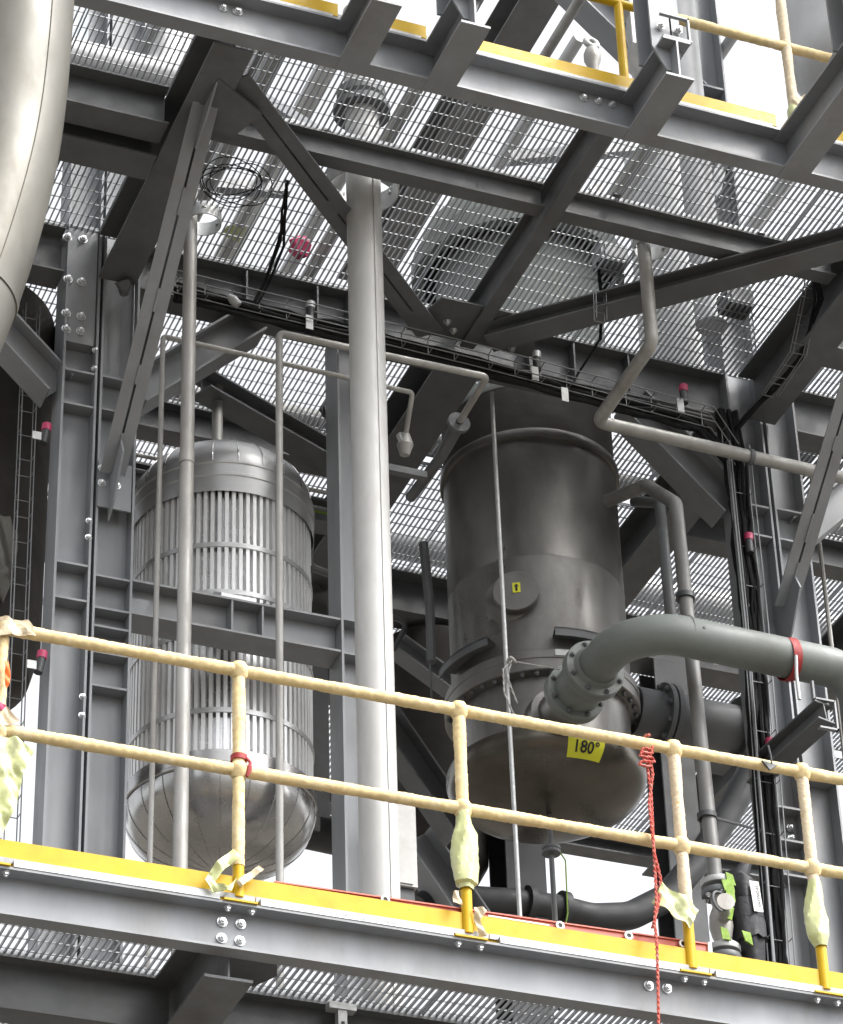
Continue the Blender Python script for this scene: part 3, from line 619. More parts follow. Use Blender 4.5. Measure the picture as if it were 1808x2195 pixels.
part('dome_top', MB().lathe(dome+[(0,4.165)], (VX,VY,0), 96), SHEET, v1)
m = MB(); gores(m, dome, 22, (VX,VY,0), .005); part('dome_seams', m, HEADM, v1)['kind'] = 'stuff'
part('neck', MB().lathe([(.10,4.10),(.05,4.16),(.03,4.22),(.03,4.7),(0,4.7)], (VX-.03,VY,0), 24), PIPEG, v1)
pr = [(VR+.010,2.09),(VR+.016,2.085),(VR+.016,2.02),(VR+.02,2.015),(VR+.02,2.0),(VR+.012,1.995)]
part('lower_collar', MB().lathe(pr, (VX,VY,0), 96), HEADM, v1)
bowl = [(VR*math.cos(t)+.008, 1.995-.34*math.sin(t)) for t in np.linspace(0, 1.5, 18)]
part('bottom_head', MB().lathe(bowl+[(0,1.655)], (VX,VY,0), 96), HEADM, v1)
m = MB(); gores(m, bowl, 20, (VX,VY,0), .003); part('head_seams', m, HEADM, v1)['kind'] = 'stuff'
m = MB(); m.box((-.37,2.06,2.743), (-.18,2.36,2.755)); m.slab([(-.36,2.10,2.7555),(-.36,2.10,2.86),(-.36,2.22,2.94),(-.36,2.36,2.95),(-.36,2.36,2.7555)], (1,0,0), .17)
part('support_lug', m, SHEET, v1, smooth=False)

# ------------------------------------------------------------------ big stainless vessel
WX, WY = 1.72, 2.85
v2 = thing('steel_vessel', 'large bare stainless vessel with flanged waist and rounded bottom, right of the pole', 'vessel', (WX,WY,2.1))
part('shell', MB().lathe([(.488,3.05),(.488,3.68),(.4895,3.685),(.4895,3.695),(.488,3.70),(.488,4.50)], (WX,WY,0), 96), STAIN, v2)
part('shade_toned_shell', MB().lathe([(.486,4.50),(.486,4.84)], (WX,WY,0), 96), DARKV, v2)  # bare shell in a dark tone; under-deck shade put into its colour
part('upper_shell', MB().lathe([(.488,4.84),(.488,5.95)], (WX,WY,0), 96), GREYP, v2)
part('upper_ring', MB().lathe([(.47,4.47),(.506,4.47),(.508,4.475),(.508,4.52),(.506,4.525),(.47,4.525)], (WX,WY,0), 96), STAIN, v2)
part('top_flange', MB().lathe([(.56,5.93),(.63,5.93),(.63,6.06),(.60,6.08),(.56,6.25),(.45,6.4),(.25,6.5),(0,6.53)], (WX,WY,0), 72), GREYP, v2)
part('body_flange', MB().lathe([(.46,3.075),(.515,3.07),(.525,3.065),(.53,3.06),(.53,3.015),(.525,3.01),(.525,3.0),(.53,2.995),(.53,2.945),(.525,2.94),(.46,2.935)], (WX,WY,0), 96), STAIN, v2)
m = MB(); m.lathe([(.53,3.022),(.535,3.022),(.535,3.06),(.53,3.06)], (WX,WY,0), 20, a0=R(-106), a1=R(-62)); part('flange_band', m, GALV, v2)
for k in range(40):
    a = 2*math.pi*k/40
    if math.sin(a) < .35: bolt(v2, (WX+.502*math.cos(a), WY+.502*math.sin(a), 2.940), (0,0,-1), .85, True)
for a0, a1 in ((-185,-143),(-106,-66)):
    m = MB(); m.lathe([(.46,3.16),(.58,3.16),(.58,3.172),(.46,3.172)], (WX,WY,0), 24, a0=R(a0), a1=R(a1)); m.lathe([(.572,3.12),(.58,3.12),(.58,3.172),(.572,3.172),(.572,3.12)], (WX,WY,0), 24, a0=R(a0), a1=R(a1)); part('support_ring', m, DSTEEL, v2)
part('lower_shell', MB().lathe([(.468,2.95),(.468,2.58)], (WX,WY,0), 96), STAIN, v2)
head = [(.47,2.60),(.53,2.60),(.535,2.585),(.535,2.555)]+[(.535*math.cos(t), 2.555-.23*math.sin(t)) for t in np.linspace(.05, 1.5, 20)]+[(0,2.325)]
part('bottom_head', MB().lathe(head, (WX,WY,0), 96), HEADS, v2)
# blanked nozzle
c = YP(1109,1290,2.50); d = Vector((-.45,-.89,0)).normalized()
m = MB(); m.lathe([(0,.115),(.121,.115),(.125,.110),(.125,.085),(.115,.08),(.11,.05),(.13,.045),(.175,.012),(.178,-.03)], c, 48, axis=d); part('blanked_nozzle', m, STAIN, v2)
q = c + d*.117; side_ = Vector((0,0,1)).cross(d).normalized()*-1
def quad_on(c, u, v, w_, h_, nrm): return MB().slab([c-u*w_/2-v*h_/2, c+u*w_/2-v*h_/2, c+u*w_/2+v*h_/2, c-u*w_/2+v*h_/2], nrm, .0012)
u = Vector((-d.y, d.x, 0)).normalized(); 
if u.x < 0: u = -u
Z = Vector((0,0,1)); lc_ = q + u*.005 + Z*.015
part('arrow_label', quad_on(lc_, u, Z, .042, .062, d), LABEL, v2, smooth=False)
m = MB(); e = lc_+d*.003
m.slab([e+u*a+Z*b for a,b in ((-.006,-.022),(.006,-.022),(.006,.006),(.013,.006),(0,.024),(-.013,.006),(-.006,.006))], d, .0008); part('arrow_mark', m, INK, v2, smooth=False)
# angle sticker on the head
ZL = 2.487
def hr(z): return .535*math.sqrt(1-max(0,(2.555-z)/.23)**2)
a_mid = math.atan2(-.6, -.045+.0); a_mid = R(-90); hw = .098/.495
lab = part('degree_sticker', MB().lathe([(hr(ZL-.045)+.002,ZL-.045),(hr(ZL-.022)+.002,ZL-.022),(hr(ZL)+.002,ZL),(hr(ZL+.022)+.002,ZL+.022),(hr(ZL+.045)+.002,ZL+.045),(hr(ZL+.045),ZL+.045)], (WX,WY,0), 14, a0=a_mid-hw, a1=a_mid+hw), LABEL, v2)
cu = bpy.data.curves.new('t', 'FONT'); cu.body = '180°'; cu.size = .075; cu.align_x = 'CENTER'; cu.extrude = .0004; cu.offset = .0012; cu.resolution_u = 3
to = bpy.data.objects.new('t', cu); me = bpy.data.meshes.new_from_object(to); bb_ = wloc(v2)
for v in me.vertices:
    a = a_mid + v.co.x/.498; rr = hr(ZL-.024+v.co.y)+.007+v.co.z
    v.co = Vector((WX+rr*math.cos(a), WY+rr*math.sin(a), ZL-.024+v.co.y))-bb_
me.materials.append(INK); o = bpy.data.objects.new('degree_figures', me); COL.objects.link(o); o.parent = v2
# drain under the head
dr = thing('drain_line', 'thin drain pipe with small flange hanging from the bottom of the big vessel', 'pipe', (1.70,2.8,1.0))
m = MB(); m.tube([(1.70,2.8,2.33),(1.70,2.8,1.2)], .014, 12); part('pipe', m, DSTEEL, dr)
m = MB(); m.lathe([(.014,2.135),(.05,2.135),(.05,2.12),(.045,2.118),(.045,2.114),(.05,2.112),(.05,2.095),(.014,2.095)], (1.70,2.8,0), 24); part('flange', m, DSTEEL, dr)
m = MB(); m.tube(bend([(1.73,2.78,2.12),(1.77,2.78,2.06),(1.765,2.78,1.75),(1.73,2.78,1.6),(1.725,2.78,1.2)], .03), .004, 6); part('earth_wire', m, HIVIS, dr)
# right hand nozzles on the vessel
nz = thing('side_nozzle', 'dark flanged nozzle pipe pointing right from the big vessel, under the grey pipe', 'pipe', (2.5,2.75,3.05))
m = MB().tube([(2.2,2.72,3.02),(2.86,2.72,3.02)], .135, 32); part('pipe', m, DARKV if 0 else DSTEEL, nz)
for x in (2.36,2.40,2.82): part('flange', MB().lathe([(.13,0),(.185,0),(.185,.028),(.13,.028)], (x,2.72,3.02), 36, axis=(1,0,0)), BLACKP if x > 2.8 else DSTEEL, nz)
for k in range(10):
    a = 2*math.pi*k/10; bolt(nz, (2.357, 2.72+.162*math.cos(a), 3.02+.162*math.sin(a)), (-1,0,0), .9, True)
# grey pipe with elbow
gp_ = thing('grey_pipe', 'thick grey-green painted pipe, elbowing off the big vessel and running out right', 'pipe', (1.6,1.5,2.6))
F = YP(1278,1432,1.9); ax = Vector((0,-1,0))
part('nozzle_neck', MB().tube([(F.x,2.55,F.z),(F.x,2.17,F.z)], .115, 40), STAIN, gp_)
part('reinforcing_pad', MB().lathe([(.11,.02),(.150,.012),(.153,-.02),(.153,-.12)], (F.x,2.40,F.z), 40, axis=ax), STAIN, gp_)
part('spool', MB().tube([(F.x,2.15,F.z),(F.x,1.94,F.z)], .128, 40), GREYP, gp_)
for yy, nm in ((2.17,'rear_flange'),(1.93,'front_flange')):
    f = part(nm, MB().lathe([(.10,-.03),(.160,-.03),(.163,-.027),(.163,-.002),(.160,.0),(.160,.003),(.163,.005),(.163,.028),(.160,.031),(.125,.033),(.106,.06)], (F.x,yy,F.z), 48, axis=ax), GREYP, gp_)
    for k in range(8):
        a = 2*math.pi*(k+.5)/8
        bolt(f, (F.x+math.cos(a)*.140, yy-.031, F.z+math.sin(a)*.140), ax, .8, True); bolt(f, (F.x+math.cos(a)*.140, yy+.030, F.z+math.sin(a)*.140), -ax, .8, True)
pts = bend([(F.x,1.92,F.z), (F.x,1.47,F.z), (2.86,1.47,2.665), (2.86,1.47,.4)], [.30,.17], 14)
part('pipe_run', MB().tube(pts, .104, 48), GREYP, gp_)
for x in (1.95,): part('weld_boss', MB().lathe([(.008,-.01),(.008,.006),(0,.006)], (x,1.368,2.69), 12, axis=(0,-1,0)), DSTEEL, gp_)
for q_, ax_ in (((F.x,1.76,F.z),(0,1,0)),((1.90,1.47,F.z),(1,0,0))): part('weld_ring', MB().lathe([(.103,-.006),(.1062,-.002),(.1062,.002),(.103,.006)], q_, 40, axis=ax_), GREYP, gp_)
st = thing('pipe_strap', 'red webbing strap with silver ratchet round the grey pipe', 'strap', (2.46,1.46,2.5))
m = MB(); m.lathe([(.106,-.022),(.112,-.024),(.113,.024),(.106,.022)], (2.47,1.47,2.665), 40, axis=(.98,0,.1)); part('webbing', m, REDP, st)
m = MB(); m.lathe([(.114,-.009),(.117,-.009),(.117,.009),(.114,.009),(.114,-.009)], (2.49,1.47,2.665), 24, axis=(1,0,0), a0=R(-60), a1=R(60)); part('ratchet', m, GALV, st)
part('tail', MB().tube([(2.455,1.36,2.62),(2.445,1.36,2.50),(2.447,1.36,2.36)], .009, 8), GALV, st)
# angle bracket under the strap
pb = thing('pipe_support', 'angled steel arm with channel end carrying the grey pipe, at right', 'bracket', (2.6,1.6,2.2), None)
part('arm', MB().prism(I(.12,.11,.01,.007), (2.47,1.95,2.24), (2.60,1.38,2.33), (1,0,0)), DSTEEL, pb, smooth=False)
m = MB(); m.box((2.545,1.375,2.395), (2.66,1.40,2.405)); m.box((2.655,1.375,2.23),(2.665,1.40,2.405)); m.box((2.56,1.375,2.23),(2.665,1.40,2.24)); m.box((2.54,1.375,2.395),(2.55,1.40,2.5)); part('end_frame', m, STEEL, pb, smooth=False)

# ------------------------------------------------------------------ pipes
def pipe(name, label, pts, r, m=PIPEG, rad=None, group=None, n=24):
    t = thing(name, label, 'pipe', pts[-1], group); part('pipe_run', MB().tube(bend(pts, rad if rad else r*1.6, 8) if len(pts) > 2 else pts, r, n), m, t); return t
pole = thing('thick_pole', 'thick galvanised vertical pipe from walkway level up through the deck, centre left', 'pipe', (0.04,1.06,-.3))
pr = MB(); k = 60
part('pole_shaft', MB().tube([(0.043,1.06,-.6+6.6*i/k) for i in range(k+1)], .0895, 48), POLE, pole)
m = MB(); m.box((.060,.967,-.6),(.064,.974,4.9)); part('seam', m, POLE, pole, smooth=False)
part('valve_flange', MB().lathe([(.09,0),(.15,0),(.15,.04),(.10,.05),(.13,.09),(.13,.14),(.09,.15)], (0.043,1.06,5.28), 36), DSTEEL, pole)
G3 = 'slim galvanised pipes'
p1 = pipe('slim_pipe','slim vertical pipe with stained coating, left of the ribbed vessel centre', [(-.70,1.63,5.0),(-.705,1.63,-.4)], .035, group=G3)
part('coupling', MB().lathe([(.035,-.03),(.039,-.03),(.039,.03),(.035,.03)], (-.703,1.63,3.28), 24), PIPEG, p1)
p2_ = pipe('slim_pipe','slim pipe with the upper horizontal run, dropping before the ribbed vessel', [(.885,1.88,4.07),(.883,1.5,4.09),(-.262,1.5,4.083),(-.275,1.5,-.4)], .0185, group=G3)
vb = thing('small_valve', 'small flanged valve on the end of the upper slim pipe, above the big vessel', 'valve', (.87,1.9,4.05))
part('flange', MB().lathe([(.02,-.012),(.062,-.012),(.062,.012),(.02,.012)], (.885,1.90,4.07), 24, axis=(0,1,-.05)), DSTEEL, vb)
part('body', MB().tube([(.885,1.91,4.07),(.885,2.15,4.02),(.885,2.6,4.05)], [.04,.03,.03], 14), DSTEEL, vb)
p3_ = pipe('slim_pipe','thinnest pipe with the lower horizontal run, dropping left of the ribbed vessel', [(.60,1.95,3.95),(.585,1.80,4.125),(-.785,1.80,4.147),(-.80,1.80,-.4)], .0135, group=G3)
vc = thing('small_valve', 'small galvanised valve on a bracket right of the thick pole', 'valve', (.6,1.95,3.85))
part('body', MB().tube([(.60,1.95,3.97),(.60,1.96,3.90),(.60,1.97,3.84)], [.02,.045,.025], 12), PIPEG, vc)
part('yoke', MB().lathe([(.02,-.02),(.05,-.02),(.05,.0),(.02,.0)], (.60,1.95,3.93), 16, axis=(.4,-.8,.3)), GALV, vc)
m = MB(); m.box((.42,1.96,3.72), (.72,2.0,3.76)); part('bracket', m, DSTEEL, vc, smooth=False)
p4_ = pipe('slim_pipe','slim pipe dropping through the right of the deck, turning back and then right', [(1.61,1.02,4.99),(1.61,1.02,4.15),(1.61,1.715,4.125),(3.4,1.73,4.11)], .036, rad=.05, group=G3)
part('clamp', MB().lathe([(.036,-.012),(.046,-.012),(.046,.012),(.036,.012)], (2.52,1.725,4.115), 20, axis=(1,0,0)), DSTEEL, p4_)
rod = solo('steel_rod', MB().cyl((1.185,2.12,4.5), (1.195,2.12,1.0), .0115, 12), GALV, 'thin straight steel rod in front of the big vessel, with cord tied on it', 'rod')
tiec = MB(); q = YP(1097,1417,2.1); strands(tiec, [q, q+Vector((-.05,0,-.06)), q+Vector((-.05,0,-.20)), q+Vector((-.01,-.02,-.34))], .004, .08); strands(tiec, [q, q+Vector((-.03,0,-.1)), q+Vector((.02,0,-.25))], .004, .08)
tiec.tube([q, q+Vector((.25,-.05,-.03))], .003, 6); tiec.tube([q+Vector((math.cos(a)*.02,math.sin(a)*.02,.01*math.sin(2*a))) for a in np.linspace(0,6.3,12)], .008, 6)
solo('tie_cord', tiec, PIPEG, 'grey cord knotted on the thin rod in front of the vessel waist', 'cord')
G4 = 'vertical pipes beside the grey pipe elbow'
p5_ = pipe('riser_pipe','vertical riser with valve at its foot, passing behind the grey pipe', [tuple(YP(1300,1075,2.3)),tuple(YP(1385,1040,2.05)),(2.055,1.75,3.72),(2.09,1.75,1.45)], .037, m=RISER, group=G4, rad=.06)
p6_ = pipe('riser_pipe','shorter dark riser just left of the tall one', [tuple(YP(1360,1075,2.3)),tuple(YP(1415,1078,2.1)),(2.04,1.9,3.6),(2.05,1.9,2.9)], .03, m=DSTEEL, group=G4, rad=.06)
for z in (3.13,1.83): part('clamp', MB().lathe([(.037,-.012),(.050,-.014),(.050,.014),(.037,.012)], (2.075 if z<2 else 2.062,1.75,z), 20), BLACKP, p5_)
m = MB().tube([(2.11,1.75,1.83),(2.35,1.80,1.84)], .007, 6); part('clamp_rod', m, DSTEEL, p5_)
va = thing('gate_valve', 'flanged globe valve at the foot of the tall riser, above the yellow plate', 'valve', (2.09,1.75,.95))
fx = 2.10
for z in (1.44,1.385,1.08,1.03): part('flange', MB().lathe([(.03,0),(.083,0),(.085,.004),(.085,.026),(.083,.03),(.03,.03)], (fx,1.75,z), 32), DSTEEL if z in (1.385,1.03) else GALV, va)
part('body', MB().lathe([(.045,1.38),(.035,1.33),(.055,1.28),(.06,1.22),(.05,1.17),(.035,1.13),(.04,1.10)], (fx,1.75,0), 20), PIPEG, va)
part('bonnet', MB().tube([(fx,1.72,1.25),(fx-.06,1.60,1.25),(fx-.07,1.55,1.25)], [.035,.03,.045], 14), PIPEG, va)
part('handwheel', MB().tube([(fx-.10+.045*math.cos(a),1.56+.02*math.cos(a),1.25+.05*math.sin(a)) for a in np.linspace(0,6.283,18)], .007, 8, cap=False), DSTEEL, va)
for k in range(6):
    a = 2*math.pi*k/6+.3; bolt(va, (fx+.067*math.cos(a),1.75+.067*math.sin(a),1.383), (0,0,-1), .7)
# black pipework against the sky
bpipe = thing('black_pipe', 'black pipe sagging against the sky below the big vessel and curving up right', 'pipe', (3,4.4,2.7))
pts = [YP(x,y,4.4) for x,y in ((900,1948),(925,1932),(1000,1930),(1100,1936),(1200,1950),(1270,1968),(1350,1965),(1430,1925),(1500,1840),(1570,1730),(1640,1600))]
part('pipe_run', MB().tube(bend(pts, .3, 4), [.075]*4+[.10]*0+[.075]*(len(bend(pts,.3,4))-4) if 0 else .085, 28), BLACKP, bpipe)
for x, y in ((1130,1941),(1205,1952)):
    p = YP(x,y,4.4); part('flange', MB().lathe([(.08,-.02),(.115,-.02),(.115,.02),(.08,.02)], p, 28, axis=(1,.1,-.03)), BLACKP, bpipe)
solo('black_duct', MB().tube([YP(600,1757,5.2)+Vector((-.6,0,0)), YP(735,1796,5.2)], .115, 28), BLACKP, 'black horizontal duct crossing the sky gap between ribbed vessel and middle column', 'pipe')
solo('sky_cable', MB().tube([(-2,5.4,2.83),(2.0,5.4,2.86)], .008, 8), BLACKP, 'thin dark cable crossing the sky gap low behind the ribbed vessel', 'cable')
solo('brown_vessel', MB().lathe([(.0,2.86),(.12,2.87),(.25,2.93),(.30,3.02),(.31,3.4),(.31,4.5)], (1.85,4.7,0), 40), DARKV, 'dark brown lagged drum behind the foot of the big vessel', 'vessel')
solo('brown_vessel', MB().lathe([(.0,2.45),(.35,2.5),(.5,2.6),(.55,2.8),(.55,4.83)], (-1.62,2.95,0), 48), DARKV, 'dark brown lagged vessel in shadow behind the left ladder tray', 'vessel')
# junction box on the middle column
jb = thing('junction_box', 'tall narrow white junction box right of the thick pole foot', 'box', (.5,1.85,1.2))
part('case', MB().box((.44,1.84,1.22), (.545,1.95,1.72)), BOXP, jb, smooth=False)
part('door', MB().box((.445,1.832,1.23), (.52,1.839,1.71)), BOXP, jb, smooth=False)
part('gland', MB().box((.455,1.86,1.14), (.535,1.94,1.219)), BLACKP, jb, smooth=False)

# ------------------------------------------------------------------ insulated pipe, top left
C5 = [YP(x,y,-.75) for x,y in ((60,-420),(50,-200),(38,0),(24,160),(5,300),(-25,430),(-72,580),(-128,720),(-200,860),(-290,1000))]
ip = thing('insulated_pipe', 'fat silver insulated pipe curving down the left edge in the foreground', 'pipe', C5[-1])
C6 = [];
for i in range(len(C5)-1):
    p_1 = C5[max(0,i-1)]; p0_ = C5[i]; p1_ = C5[i+1]; p2x = C5[min(len(C5)-1,i+2)]
    for j in range(6):
        t = j/6; C6.append(.5*((2*p0_)+(p1_-p_1)*t+(2*p_1-5*p0_+4*p1_-p2x)*t*t+(-p_1+3*p0_-3*p1_+p2x)*t**3))
C6.append(C5[-1])
part('jacket', MB().tube(C6, .242, 64), INSUL, ip)
def along(i, off): return C6[i]+off
m = MB(); m.tube([C6[i]+Vector((.10,-.2215,0)) for i in range(0, 50)], .0035, 6); part('long_seam', m, INSUL, ip)
for i in (38,): 
    d_ = (C6[i+1]-C6[i-1]).normalized(); part('lap_joint', MB().lathe([(.240,-.02),(.2475,-.018),(.2475,.018),(.240,.02)], C6[i], 64, axis=d_), INSUL, ip)

# ------------------------------------------------------------------ cable trays
def wire_tray(name, label, pts, side, w=.09, dep=.05, loops=.16, r=.0035):
    """basket tray: long wires with cross loops; side = width direction, depth towards the cables"""
    t = thing(name, label, 'cable tray', pts[0]); side = Vector(side).normalized(); pts = [Vector(p) for p in pts]
    L = [];
    for a, b in zip(pts[:-1], pts[1:]):
        k = max(1, int((b-a).length/.05)); L += [a.lerp(b, i/k) for i in range(k)]
    L.append(pts[-1]); d = (pts[1]-pts[0]).normalized(); D = d.cross(side).normalized()
    if D.y > 0: D = -D
    m = MB()
    for a, b in ((-1,1),(-1,0),(1,0),(1,1)): m.tube([p+side*w/2*a+D*dep*b for p in pts], r, 6)
    part('long_wires', m, WIRE, t)['kind'] = 'stuff'
    s = 0; nx = 0; m = MB()
    for i in range(1, len(L)):
        s += (L[i]-L[i-1]).length
        if s >= nx: p = L[i]; m.tube([p-side*w/2+D*dep, p-side*w/2, p+side*w/2, p+side*w/2+D*dep], r*.85, 5); nx += loops
    part('cross_wires', m, WIRE, t)['kind'] = 'stuff'
    return t
def bundle(label, pts, n, spread, r=.011, seed=0, wob=.012):
    rnd = random.Random(seed); m = MB(); t = thing('cable_bundle', label, 'cables', pts[0])
    for k in range(n):
        o = Vector([rnd.uniform(-1,1)*s for s in spread]); q = []
        for a, b in zip(pts[:-1], pts[1:]):
            a = Vector(a); b = Vector(b); kk = max(1, int((b-a).length/.12))
            q += [a.lerp(b, i/kk)+o+Vector([rnd.uniform(-1,1)*wob for _ in range(3)]) for i in range(kk)]
        q.append(Vector(pts[-1])+o); part('cable', MB().tube(q, r*rnd.uniform(.7,1.2), 7), RUB, t)
    return t
TY = 1.84
wire_tray('wire_tray','wire basket cable tray along the deep tray beam', [(-.75,TY,4.53),(1.0,TY,4.475),(2.36,TY,4.40),(2.50,TY+.02,4.2)], (0,0,1), w=.10, dep=.06)
bundle('black cables lying in the horizontal tray', [(-.7,TY+.02,4.50),(1.0,TY+.02,4.445),(2.3,TY+.02,4.37),(2.44,1.86,4.2)], 14, (0,.02,.045), .012, 3)
wire_tray('wire_tray','vertical ladder-like wire tray left of the left columns', [(-1.385,2.2,4.45),(-1.36,2.2,1.25)], (1,0,0), w=.075, dep=.06, loops=.13)
wire_tray('wire_tray','vertical wire tray with black cables in front of the right columns', [(2.50,1.84,4.25),(2.50,1.84,3.1),(2.485,1.84,2.5),(2.45,1.84,1.1)], (1,0,0), w=.12, dep=.05, loops=.3)
bundle('thick bundle of black cables running down in front of the right columns', [(2.48,1.86,4.5),(2.50,1.86,4.15),(2.50,1.86,3.1),(2.485,1.86,2.5),(2.45,1.86,1.1)], 18, (.05,.025,0), .012, 5)
bundle('black cables hooped up to the right depth beam', [(2.50,1.84,4.38),(2.60,1.70,4.50),(2.64,1.3,4.53),(2.62,1.0,4.70),(2.60,.97,4.86)], 4, (.012,.012,.012), .009, 6)
bundle('black cables dropping through the grating left of the pole', [tuple(YP(617,385,1.25)),tuple(YP(612,450,1.4)),tuple(YP(604,520,1.6)),tuple(YP(575,600,1.8)),tuple(YP(545,655,1.84))], 5, (.012,.012,.01), .007, 8)
bundle('thin black cable dropping past the right end of the tray beam', [tuple(YP(1282,560,1.35)),tuple(YP(1290,650,1.5)),tuple(YP(1288,725,1.75)),tuple(YP(1240,800,1.9)),tuple(YP(1216,850,1.84))], 2, (.006,.006,.006), .006, 9, .004)
cc = MB(); rnd = random.Random(3)
for k in range(5):
    c = ZP(505,372,4.8)+Vector((rnd.uniform(-.03,.03),rnd.uniform(-.03,.03),-.03-.01*k)); ra = rnd.uniform(.13,.19)
    cc.tube([c+Vector((math.cos(a)*ra*1.0, math.sin(a)*ra*.95, .02*math.sin(2*a+k))) for a in np.linspace(0,6.283,30)], .0028, 6, cap=False)
solo('cable_coil', cc, RUB, 'coil of thin black cable hung under the grating right of the knee brace', 'cable coil')
def capbracket(px, py, Y, label, cap=PINK, h=.10, left=False):
    p = YP(px, py, Y); t = thing('cable_cleat', label, 'cleat', p)
    ang = .45 if left else 0
    part('sleeve', MB().tube([p+Vector((-.03*ang,0,-.10)), p+Vector((.0,0,-.02))], .022, 14), BLACKP, t)
    part('cap', MB().tube([p+Vector((0,0,-.02)), p+Vector((.004,0,.02))], .025, 14), cap, t)
    part('plate', MB().box(p+Vector((-.075 if left else -.02,-.03,-.10)), p+Vector((-.03 if left else .022,-.026,-.055 if left else -.19+.09))), GALV, t, smooth=False)
    return t
capbracket(99,917,1.95,'black cable cleat with magenta cap, upper one beside the left ladder tray', left=True)
capbracket(89,1405,1.95,'black cable cleat with magenta cap, lower one beside the left ladder tray', left=True)
capbracket(1465,833,1.82,'cable cleat with magenta cap near the right end of the tray beam')
capbracket(1605,1152,1.82,'cable cleat with magenta cap on the right column, above the grey pipe')
capbracket(1650,1592,1.82,'cable cleat with magenta cap just above the top rail at right')
capbracket(665,655,1.82,'grey cable cleat on the tray left of the thick pole', cap=GALV)
capbracket(1150,762,1.82,'grey cable cleat on the tray right of the brace hub', cap=GALV)
for px, py, lab in ((664,690,'bright tag plate under the tray, left of the thick pole'),(1148,800,'bright tag plate under the tray, right of the brace hub'),(1460,868,'bright tag plate under the tray near the right columns'),(1212,845,'small cream cable tag by the thin cable end')):
    p = YP(px, py, 1.79); solo('tag_plate', MB().box(p+Vector((-.02,0,-.045)), p+Vector((.02,.004,.045))), GALV, lab, 'tag', smooth=False)
p = YP(500,642,1.78); solo('lamp', MB().tube([p+Vector((-.025,0,.02)), p+Vector((0,0,0)), p+Vector((.03,.0,-.03))], [.014,.026,.022], 12), GALV, 'small white floodlight fixed over the tray left of the pole', 'lamp')
p = YP(1535,1410,1.8); solo('tag_plate', MB().box(p+Vector((-.015,0,-.04)), p+Vector((.015,.004,.045))), WHITE, 'white tag hanging below the grey pipe', 'tag', smooth=False)

# black bag with hi-vis webbing by the right columns
bg_ = thing('tool_bag', 'black equipment bag with white label and green webbing, hung beside the cable bundle', 'bag', (2.25,1.7,1.0))
bpts = [YP(1600,1850,1.75),YP(1582,1890,1.75),YP(1590,1935,1.75),YP(1600,1975,1.75),YP(1608,2020,1.75),YP(1618,2075,1.75)]
part('body', crumple(MB().tube(bend(bpts,.03,4), [.03,.05]+[.085]*(len(bend(bpts,.03,4))-4)+[.07,.05], 24), .006, 3), BAG, bg_, ang=60)
q = YP(1622,1922,1.655); q2 = Vector((.055,0,0)); z_ = Vector((-.012,0,.165))
part('label', MB().slab([q-q2*.45-z_*.5, q+q2*.45-z_*.5, q+q2*.45+z_*.5, q-q2*.45+z_*.5], (0,-1,0), .002), WHITE, bg_, smooth=False)
cu = bpy.data.curves.new('t','FONT'); cu.body = 'SEONUNS'; cu.size = .022; cu.align_x = 'CENTER'; cu.space_character = 1.25; cu.offset = .0006
to = bpy.data.objects.new('t', cu); me = bpy.data.meshes.new_from_object(to)
me.transform(Matrix.Translation(q+Vector((.002,-.0035,0))-wloc(bg_)) @ Matrix.Rotation(R(90),4,'X') @ Matrix.Rotation(R(-86),4,'Z')); me.materials.append(INK)
o = bpy.data.objects.new('label_lettering', me); COL.objects.link(o); o.parent = bg_
for k, (x, y, ww) in enumerate([(1566,1885,.02),(1562,1900,.028),(1566,1922,.024),(1560,1940,.02),(1563,1958,.022),(1556,2002,.02),(1603,2010,.022)]):
    m = MB(); p = YP(x,y,1.66); m.box(p+Vector((-ww,-.004,-.03)), p+Vector((ww,.006,.03))); part('webbing', crumple(m,.006,k), HIVIS, bg_, smooth=False)

# ------------------------------------------------------------------ above the deck (seen through the grating and over the edge)
GU = 'framing of the storey above the upper deck'
beamY('depth_beam','dark storey beam high above the deck, entering at the top centre','beam',GU,2.68,-1.2,8,10.1,.3,.28,DSTEEL)
beamY('depth_beam','high depth beam above the left half of the deck','beam',GU,-.9,1.0,9,10.1,.3,.25,DSTEEL)
beamY('depth_beam','high depth beam seen between the pole and the brace hub','beam',GU,1.05,2.0,9,10.1,.25,.2,DSTEEL)
ibrace('upper storey diagonal brace meeting the right column above the deck', (1.55,2.06,7.95), (2.56,2.06,6.98), .22, .18)
ibrace('upper storey diagonal brace above the left deck', (-.80,2.06,7.6), (.3,2.06,9.4), .2, .18)
for z in (7.02,6.80): part('stiffener', MB().box((2.5575,1.955,z),(2.7375,2.0355,z+.015)), STEEL, rc, smooth=False)
uv = thing('upper_tank', 'rounded grey insulated drum at the top right corner above the deck', 'vessel', (3.02,1.0,6.2))
part('jacket', MB().lathe([(0,6.25),(.15,6.26),(.28,6.32),(.36,6.45),(.385,6.6),(.385,8.5)], (3.06,1.0,0), 56), INSULP, uv)
part('nozzle', MB().lathe([(.10,5.6),(.13,5.75),(.13,6.3)], (2.98,.9,0), 32), INSULP, uv)
ef = thing('eye_fitting', 'bright cast eye fitting standing above the yellow plate at top', 'fitting', (1.03,.3,5.2))
q = YP(1268,92,.35)
part('eye', MB().tube([q+Vector((math.cos(a)*.030,math.sin(a)*.014,math.sin(a)*.036)) for a in np.linspace(0,6.283,22)], .017, 12, cap=False), GALV, ef)
part('base', MB().lathe([(.018,-.02),(.035,-.05),(.045,-.08),(.045,-.12),(.03,-.16),(.02,-.4)], q, 24), PIPEG, ef)
